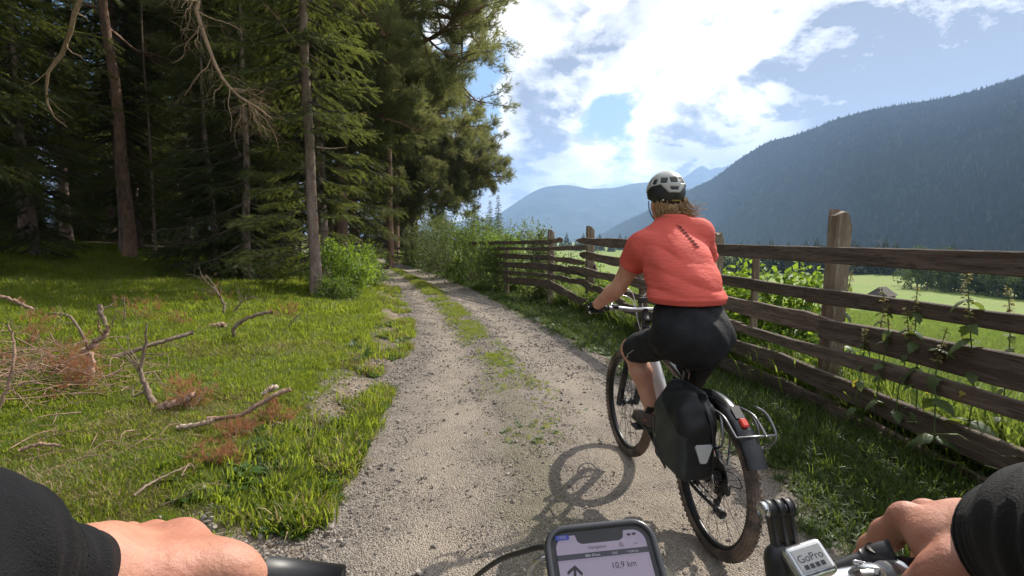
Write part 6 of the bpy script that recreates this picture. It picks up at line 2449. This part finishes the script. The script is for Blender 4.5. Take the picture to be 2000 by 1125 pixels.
Ru = basis((0.05, .93, .10))
up = np.array([.0, .30, .954])
xa = np.array([.995, .08, .06])
xa /= np.linalg.norm(xa)
up = up - xa * (up @ xa)
up /= np.linalg.norm(up)
fw = np.cross(up, xa)
Rm = np.stack([xa, fw, up], 1)
org = np.array([-.0055, 0, .002])
for k in range(3):
    ap(MB().box(org + xa * ((k - 1) * .0092) + up * .015, (.0045, .011, .034), Rm, .001), 'prong', 'black')
    c = org + xa * ((k - 1) * .0092) + up * .034
    ap(MB().tube(np.array([c - xa * .0032, c + xa * .0032]), .0085, 20), 'prong_eye', 'black', True)
c = org + up * .034
ap(MB().tube(np.array([c - xa * .0175, c - xa * .0120]), .0075, 18).tube(np.array([c - xa * .0125, c + xa * .0125]), .0042, 12), 'axle_nut', 'silver', True)
b = SDF((-.05, -.05, -.06), (.05, .05, .02), .0018)
b.cone(org + up * -.012 - xa * .009, org - up * .045 - xa * .012, .0120, .0120, 0).box(org - up * .012 + fw * .004 - xa * .003, (.012, .008, .010), Rm, .004, .008)
b.cone(org - up * .004 - xa * .008, org - up * .004 + xa * .010, .0075, .0075, .006)
link('clip_body', b.mesh('clip_body'), M['black'], am)
# silver badge, tilted up to the eye
pn = np.array([-.10, -.62, .78])
pn /= np.linalg.norm(pn)
pxv = np.array([.97, .16, .18])
pxv -= pn * (pxv @ pn)
pxv /= np.linalg.norm(pxv)
pyv = np.cross(pn, pxv)
Rp = np.stack([pxv, pyv, pn], 1)
pc = N(1583, 1092, .43) - ao
b = SDF(pc - .04, pc + .04, .0014)
b.box(pc - pn * .006, (.0185, .0150, .0075), Rp, .005)
link('badge_block', b.mesh('badge_block'), M['silver'], am)
ap(MB().box(pc + pn * .0014, (.028, .0200, .0012), Rp, .0005), 'badge_plate', 'reflector')


def text(name, s, size, origin, R, mat, parent, align='CENTER', thick=.0):
    cu = bpy.data.curves.new(name, 'FONT')
    cu.body = s
    cu.size = size
    cu.align_x = align
    cu.align_y = 'CENTER'
    cu.extrude = thick
    t = bpy.data.objects.new(name + '_t', cu)
    me = bpy.data.meshes.new_from_object(t)
    bpy.data.objects.remove(t)
    me.name = name
    o = link(name, me, mat, parent)
    o.matrix_local = Matrix(np.block([[np.array(R), np.array(origin)[:, None]], [np.zeros((1, 3)), np.ones((1, 1))]]).tolist())
    return o


text('lettering', 'GoPro', .0088, pc + pn * .00215 + pyv * .0012, Rp, M['black'], am)
for k in range(4):
    ap(MB().box(pc + pn * .0022 + pxv * (-.0078 + .0052 * k) - pyv * .0055, (.0036, .0036, .0004), Rp), 'emblem_square', 'black')

# ---- phone
ex0, ey0 = np.array([1.0, 0, 0]), np.array([0, .77, .638])
ra = RAD(5.6)
ex = ex0 * math.cos(ra) + ey0 * math.sin(ra)
ey = ey0 * math.cos(ra) - ex0 * math.sin(ra)
en = np.cross(ex, ey)
Rph = np.stack([ex, ey, en], 1)
TOP = N(1166, 1022, .347)
PW, PH = .0755, .150
PC = TOP - ey * PH / 2
ph_e = empty('phone', PC, (0, 0, 0), 'phone in a black case showing the route arrow and 10,9 km', 'phone')
ph_e.rotation_euler = Matrix(Rph.tolist()).to_euler()


def ph(px, py):
    d = ray(px, py)
    t = ((PC - CAM) @ en) / (d @ en)
    q = CAM + d * t - PC
    return np.array([q @ ex, q @ ey])


def rrect(w, h, r, n=8):
    P = []
    for cx, cy_, a0 in ((w / 2 - r, h / 2 - r, 0), (-w / 2 + r, h / 2 - r, 90), (-w / 2 + r, -h / 2 + r, 180), (w / 2 - r, -h / 2 + r, 270)):
        for k in range(n + 1):
            a = RAD(a0 + 90 * k / n)
            P.append((cx + r * math.cos(a), cy_ + r * math.sin(a)))
    return np.array(P)


def slab(out, z0, z1, bev=0):
    n = len(out)
    m = MB()
    c = out.mean(0)
    V = [(*p, z0) for p in out] + [(*p, z1 - bev) for p in out] + [(*(c + (p - c) * (1 - bev / .04)), z1) for p in out]
    Q = [(k, (k + 1) % n, n + (k + 1) % n, n + k) for k in range(n)] + [(n + k, n + (k + 1) % n, 2 * n + (k + 1) % n, 2 * n + k) for k in range(n)]
    V += [(*c, z0), (*c, z1)]
    T = [(3 * n, (k + 1) % n, k) for k in range(n)] + [(3 * n + 1, 2 * n + k, 2 * n + (k + 1) % n) for k in range(n)]
    return m.add(V, T, Q)


slab(rrect(PW, PH, .0135), -.011, -.0015).build('case_back', M['black'], ph_e)
rim = rrect(PW, PH, .0135)
m = MB()
path = np.vstack([np.column_stack([rim * .985, np.full(len(rim), -.002)]), [[*(rim[0] * .985), -.002]]])
m.tube(path, .0026, 10, cap=False)
m.build('case_rim', pm('case_rubber', (.03, .03, .034), None, rough=.28, spec=.7), ph_e, True)
slab(rrect(PW - .005, PH - .005, .0115), -.004, -.0012).build('bezel', M['black'], ph_e)
scr_m = bpy.data.materials.new('lit_screen')
scr_m.use_nodes = True
b_ = scr_m.node_tree.nodes['Principled BSDF']
b_.inputs['Base Color'].default_value = (.10, .085, .12, 1)
b_.inputs['Roughness'].default_value = .12
b_.inputs['Emission Color'].default_value = (.62, .52, .70, 1)
b_.inputs['Emission Strength'].default_value = .17
scr = rrect(PW - .0125, PH - .0125, .0085)
# the sheet of the screen with the notch cut out of its upper edge
nw, nh = .0172, .0062
topy = (PH - .0125) / 2
P = [p for p in scr]
i_tr = 8
poly = list(scr[:9]) + [(nw, topy), (nw - .0012, topy - nh * .75), (nw - .004, topy - nh), (-nw + .004, topy - nh), (-nw + .0012, topy - nh * .75), (-nw, topy)] + list(scr[9:])
import mathutils
from mathutils.geometry import tessellate_polygon
tri = tessellate_polygon([[Vector((x, y, 0)) for x, y in poly]])
me = mesh_np('screen', [(x, y, -.0008) for x, y in poly], [t for t in tri])
link('screen', me, scr_m, ph_e)
ink = pm('screen_ink', (.012, .010, .016), None, rough=.3)
band_m = pm('screen_band', (.030, .030, .042), None, rough=.25)
blue_m = pm('screen_blue', (.03, .05, .32), None, rough=.3)
pale_m = pm('screen_pale', (.40, .38, .46), None, rough=.3)
I3 = np.eye(3)


def pt(s, px, py, hpx, mat, align='CENTER', z=-.0004):
    q = ph(px, py)
    h = np.linalg.norm(ph(px, py + hpx) - q)
    return text('lettering', s, h * 1.35, (q[0], q[1], z), I3, mat, ph_e, align)


q = ph(1098, 1050)
o = slab(rrect(.0098, .0034, .0012, 4), 0, .0002).build('time_pill', blue_m, ph_e)
o.location = (q[0], q[1], -.0007)
pt('17:01', 1098, 1050, 6, pale_m)
pt('Navigation', 1167, 1067.5, 6.5, ink)
pt('\u2022\u2022\u2022', 1242, 1060.5, 6, ink)
q = ph(1213, 1062)
m = MB().tube(np.array([(math.cos(a) * .00105, math.sin(a) * .00105, 0) for a in np.linspace(0, 6.283, 17)]), .00018, 5, cap=False).tube(np.array([(.0008, -.0008, 0), (.0018, -.0018, 0)]), .00022, 5)
o = m.build('search_icon', ink, ph_e)
o.location = (q[0], q[1], -.0005)
q = ph(1172, 1081.5)
o = MB().box((0, 0, 0), (PW - .0125, .0034, .0002)).build('info_band', band_m, ph_e)
o.location = (0, q[1], -.00065)
pt('00h 47min', 1158, 1084, 5.5, pale_m)
pt('+30,5', 1200, 1079.5, 4.5, pale_m)
pt('\u25b8 0,42 km' if False else '+ 0,42 km', 1236, 1076, 4.5, pale_m)
pt('10,9 km', 1219, 1102, 12.5, ink)
a0, a1 = ph(1123, 1103.5), ph(1124, 1160)
dv = (a1 - a0) / np.linalg.norm(a1 - a0)
sv = np.array([-dv[1], dv[0]])
V = []
w_ = .0018
hd = .0052
pts = [a0, a0 + sv * hd + dv * hd * .85, a0 + sv * (hd - .0004) + dv * (hd * .85 + .0020), a0 + sv * w_ * .5 + dv * .0030, a0 + sv * w_ * .5 + dv * .02, a0 - sv * w_ * .5 + dv * .02, a0 - sv * w_ * .5 + dv * .0030, a0 - sv * (hd - .0004) + dv * (hd * .85 + .0020), a0 - sv * hd + dv * hd * .85]
tri = tessellate_polygon([[Vector((*p, 0)) for p in pts]])
link('route_arrow', mesh_np('route_arrow', [(*p, -.0004) for p in pts], [t for t in tri]), ink, ph_e)
for q, s_ in ((ph(1228, 1043), .0007), (ph(1238, 1041.5), .0008)):
    o = MB().box((0, 0, 0), (.0026, .0014, .0002)).build('status_icon', ink, ph_e)
    o.location = (q[0], q[1], -.0006)
o = MB().box((0, 0, -.022), (.03, .03, .022), None, .004).build('phone_cradle', M['black'], ph_e)

# ---- the rider's own arms
me_p = empty('person', (0, -.22, 0), (0, 0, 0), 'rider in a black jersey whose two hands rest on the near handlebar', 'person')
po = np.array(me_p.location)


def nd(px, py, Y, r): return (*N(px, py, Y), r)


def hand_grid(nodes, h=.0022, pad=.05):
    P = np.array([n[:3] for n in nodes])
    return SDF(P.min(0) - pad, P.max(0) + pad, h)


SHL, SHR = (-.20, -.15, 1.47), (.20, -.15, 1.47)
# left hand
WL_ = nd(165, 1130, .425, .029)
lf = [(nd(190, 1085, .47, .023), nd(255, 1046, .58, .0128)), (nd(205, 1098, .465, .024), nd(300, 1047, .572, .0130)), (nd(222, 1108, .455, .024), nd(345, 1047, .555, .0135)), (nd(245, 1125, .445, .023), nd(352, 1062, .520, .0142))]
allL = [WL_] + [q for p in lf for q in p] + [nd(500, 1135, .5, .012), nd(260, 1190, .62, .01), nd(60, 1115, .33, .03)]
hl_ = hand_grid(allL)
hl_.cone(N(10, 1128, .335), WL_[:3], .026, .0275, .02)
for a, b in lf:
    hl_.cone(WL_[:3], a[:3], .029, a[3], .03)
    hl_.cone(a[:3], b[:3], a[3], b[3], .016)
for k, (px, py, Y) in enumerate(((262, 1085, .625), (308, 1088, .62), (352, 1090, .605), (392, 1105, .575))):
    kn = lf[k][1]
    hl_.chain([kn, nd(px, py, Y, .0108), nd(px - 3, py + 55, Y - .005, .0102), nd(px - 5, py + 85, Y - .04, .0095), nd(px - 5, py + 75, Y - .065, .0085)], .007)
hl_.chain([nd(235, 1150, .425, .024), nd(335, 1128, .455, .022), nd(415, 1112, .475, .0165), nd(458, 1118, .482, .0132), nd(496, 1128, .49, .0110)], .022)
hl_.cone(lf[3][1][:3], nd(425, 1112, .478, 0)[:3], .0125, .0135, .03).cone(lf[3][1][:3], nd(462, 1118, .484, 0)[:3], .0125, .0120, .03)
hl_.cone(lf[2][1][:3], nd(320, 1112, .47, 0)[:3], .0110, .0200, .02).cone(lf[1][1][:3], nd(280, 1107, .47, 0)[:3], .0105, .020, .02).cone(lf[3][1][:3], nd(335, 1118, .465, 0)[:3], .0118, .022, .02)
for (a, b), s in zip(lf, (1, 1, 1, .6)):                  # tendons over the back of the hand
    A, B = np.array(a[:3]), np.array(b[:3])
    up_ = np.array([0, -.3, .95])
    hl_.cone(A + (B - A) * .25 + up_ * a[3] * .80, B + up_ * b[3] * .72, .004, .0045, .012)
PL, QL = hl_.arrays()
# right hand
WR_ = nd(1958, 1078, .46, .030)
rf = [(nd(1900, 1040, .50, .023), nd(1885, 1008, .57, .0120)), (nd(1885, 1046, .50, .024), nd(1845, 1006, .565, .0132)), (nd(1868, 1056, .49, .024), nd(1805, 1004, .55, .0138)), (nd(1852, 1072, .478, .023), nd(1768, 1012, .53, .0142))]
allR = [WR_] + [q for p in rf for q in p] + [nd(1680, 1120, .60, .012), nd(1830, 1200, .6, .01), nd(2080, 1080, .36, .03)]
hr_ = hand_grid(allR)
hr_.cone(N(2030, 1072, .39), WR_[:3], .030, .030, .02)
for a, b in rf:
    hr_.cone(WR_[:3], a[:3], .030, a[3], .03)
    hr_.cone(a[:3], b[:3], a[3], b[3], .016)
hr_.chain([rf[3][1], nd(1733, 1044, .555, .0150), nd(1706, 1072, .575, .0140), nd(1690, 1100, .585, .0128), nd(1686, 1130, .59, .0110)], .010)
for k, (px, py, Y) in enumerate(((1882, 1050, .615), (1842, 1050, .61), (1800, 1052, .60))):
    kn = rf[k][1]
    hr_.chain([kn, nd(px, py, Y, .0108), nd(px - 2, py + 60, Y - .005, .0102), nd(px, py + 95, Y - .04, .0095), nd(px, py + 85, Y - .07, .0085)], .007)
hr_.chain([nd(1935, 1125, .435, .024), nd(1880, 1118, .44, .021), nd(1835, 1132, .45, .0160), nd(1800, 1155, .462, .0130), nd(1770, 1172, .472, .0112)], .018)
for (a, b), s in zip(rf, (1, 1, 1, .6)):
    A, B = np.array(a[:3]), np.array(b[:3])
    up_ = np.array([0, -.3, .95])
    hr_.cone(A + (B - A) * .25 + up_ * a[3] * .80, B + up_ * b[3] * .72, .004, .0045, .012)
PR, QR = hr_.arrays()
# trunk, neck and head behind the camera
tb = SDF((-.30, -.48, .95), (.30, .02, 1.95), .012)
tb.ell((0, -.26, 1.12), (.16, .11, .18), None, .08).ell((0, -.23, 1.36), (.17, .11, .16), None, .08).cone((-.17, -.2, 1.47), (.17, -.2, 1.47), .06, .06, .06)
tb.cone((0, -.2, 1.48), (0, -.15, 1.66), .06, .055, .03).ell((0, -.13, 1.74), (.075, .095, .115), None, .03).ell((0, -.08, 1.68), (.055, .055, .06), None, .03)
tb.cone(SHL, N(-120, 1122, .25), .045, .034, .02).cone(N(-120, 1122, .25), N(10, 1128, .335), .034, .026, .02).cone(SHR, N(2130, 1072, .31), .045, .034, .02).cone(N(2130, 1072, .31), N(2030, 1072, .39), .034, .030, .02)
PT, QT = tb.arrays()
P_ = np.vstack([PL, PR, PT]) - po
Q_ = np.vstack([QL, QR + len(PL), QT + len(PL) + len(PR)])
link('body', mesh_np('body', P_, None, Q_, True), M['skin_dark'], me_p)


def wrinkle(s, amp, fr, axis):
    X_, Y_, Z_ = s.grid()
    ax = np.array(axis) / np.linalg.norm(axis)
    q = X_ * ax[0] + Y_ * ax[1] + Z_ * ax[2]
    n_ = np.sin(q * fr + 2.2 * np.sin(X_ * 37 + Z_ * 21) + 1.7 * np.sin(Y_ * 43 - Z_ * 33))
    s.d += (amp * n_).astype(np.float32)


def sleeve(name, pts, h=.003, amp=.0016, cut=None):
    P = np.array([p[:3] for p in pts])
    r = max(p[3] for p in pts)
    s = SDF(P.min(0) - r - .03, P.max(0) + r + .03, h)
    s.chain(pts, .01)
    ax = P[-1] - P[0]
    wrinkle(s, amp, 210, ax)
    if cut is not None:
        X_, Y_, Z_ = s.grid()
        d = P[-1] - P[-2]
        d /= np.linalg.norm(d)
        q = (X_ - cut[0]) * d[0] + (Y_ - cut[1]) * d[1] + (Z_ - cut[2]) * d[2]
        s.d[:] = np.maximum(s.d, q.astype(np.float32))
    P, Q = s.arrays()
    return link(name, mesh_np(name, P - po, None, Q, True), M['sleeve'], me_p)


def ring(c, d, r, w):
    d = np.array(d) / np.linalg.norm(d)
    B = basis(d)
    return MB().tube(np.array([np.array(c) - po + (B[:, 0] * math.cos(a) + B[:, 2] * math.sin(a)) * r for a in np.linspace(0, 6.2832, 41)]), w, 8, cap=False)


La, Lb, Lc = N(-120, 1122, .25), N(10, 1128, .335), N(184, 1130, .440)
sleeve('arm_warmer', [(*La, .043), (*Lb, .0375), (*(Lb + (Lc - Lb) * .6), .0375), (*Lc, .0365), (*(Lc + (Lc - Lb) * .4), .0365)], cut=Lc)
sleeve('sleeve', [(*SHL, .064), (*La, .050), (*Lb, .0425), (*(Lb + (Lb - La) * .4), .0425)], .004, .0018, cut=Lb)
ring(Lb, Lb - La, .0427, .0036).build('sleeve_hem', M['sleeve'], me_p, True)
Ra, Rb, Rc = N(2130, 1072, .31), N(2030, 1072, .39), N(1938, 1080, .475)
sleeve('arm_warmer', [(*Ra, .048), (*Rb, .044), (*(Rb + (Rc - Rb) * .7), .0415), (*Rc, .041), (*(Rc + (Rc - Rb) * .4), .041)], cut=Rc)
sleeve('sleeve', [(*SHR, .066), (*Ra, .0535), (*Rb, .050), (*(Rb + (Rb - Ra) * .4), .050)], .004, .0018, cut=Rb)
ring(Rb, Rb - Ra, .050, .0042).build('sleeve_hem', M['sleeve'], me_p, True)
tj = SDF((-.32, -.5, 1.0), (.32, .0, 1.62), .012)
tj.ell((0, -.26, 1.12), (.18, .13, .2), None, .08).ell((0, -.24, 1.36), (.19, .125, .17), None, .08).cone((-.18, -.2, 1.47), (.18, -.2, 1.47), .075, .075, .06)
P, Q = tj.arrays()
link('jersey', mesh_np('jersey', P - po, None, Q, True), M['sleeve'], me_p)
# ------------------------------------------------------------------ the air between here and the mountains
hzm = bpy.data.materials.new('haze')
hzm.use_nodes = True
hzm.node_tree.nodes.clear()
g = NG(hzm.node_tree)
ho = g.n('ShaderNodeOutputMaterial')
pv = g.n('ShaderNodeVolumePrincipled')
pv.inputs['Color'].default_value = (.43, .63, 1.0, 1)
pv.inputs['Density'].default_value = 1.25e-4
pv.inputs['Anisotropy'].default_value = .2
g.link(pv.outputs[0], ho.inputs['Volume'])
o = MB().box((0, 5000, 631.5), (24000, 12400, 1297)).build('haze', hzm, None, False, 'stuff')
o['label'] = 'thin bluish haze filling the valley'
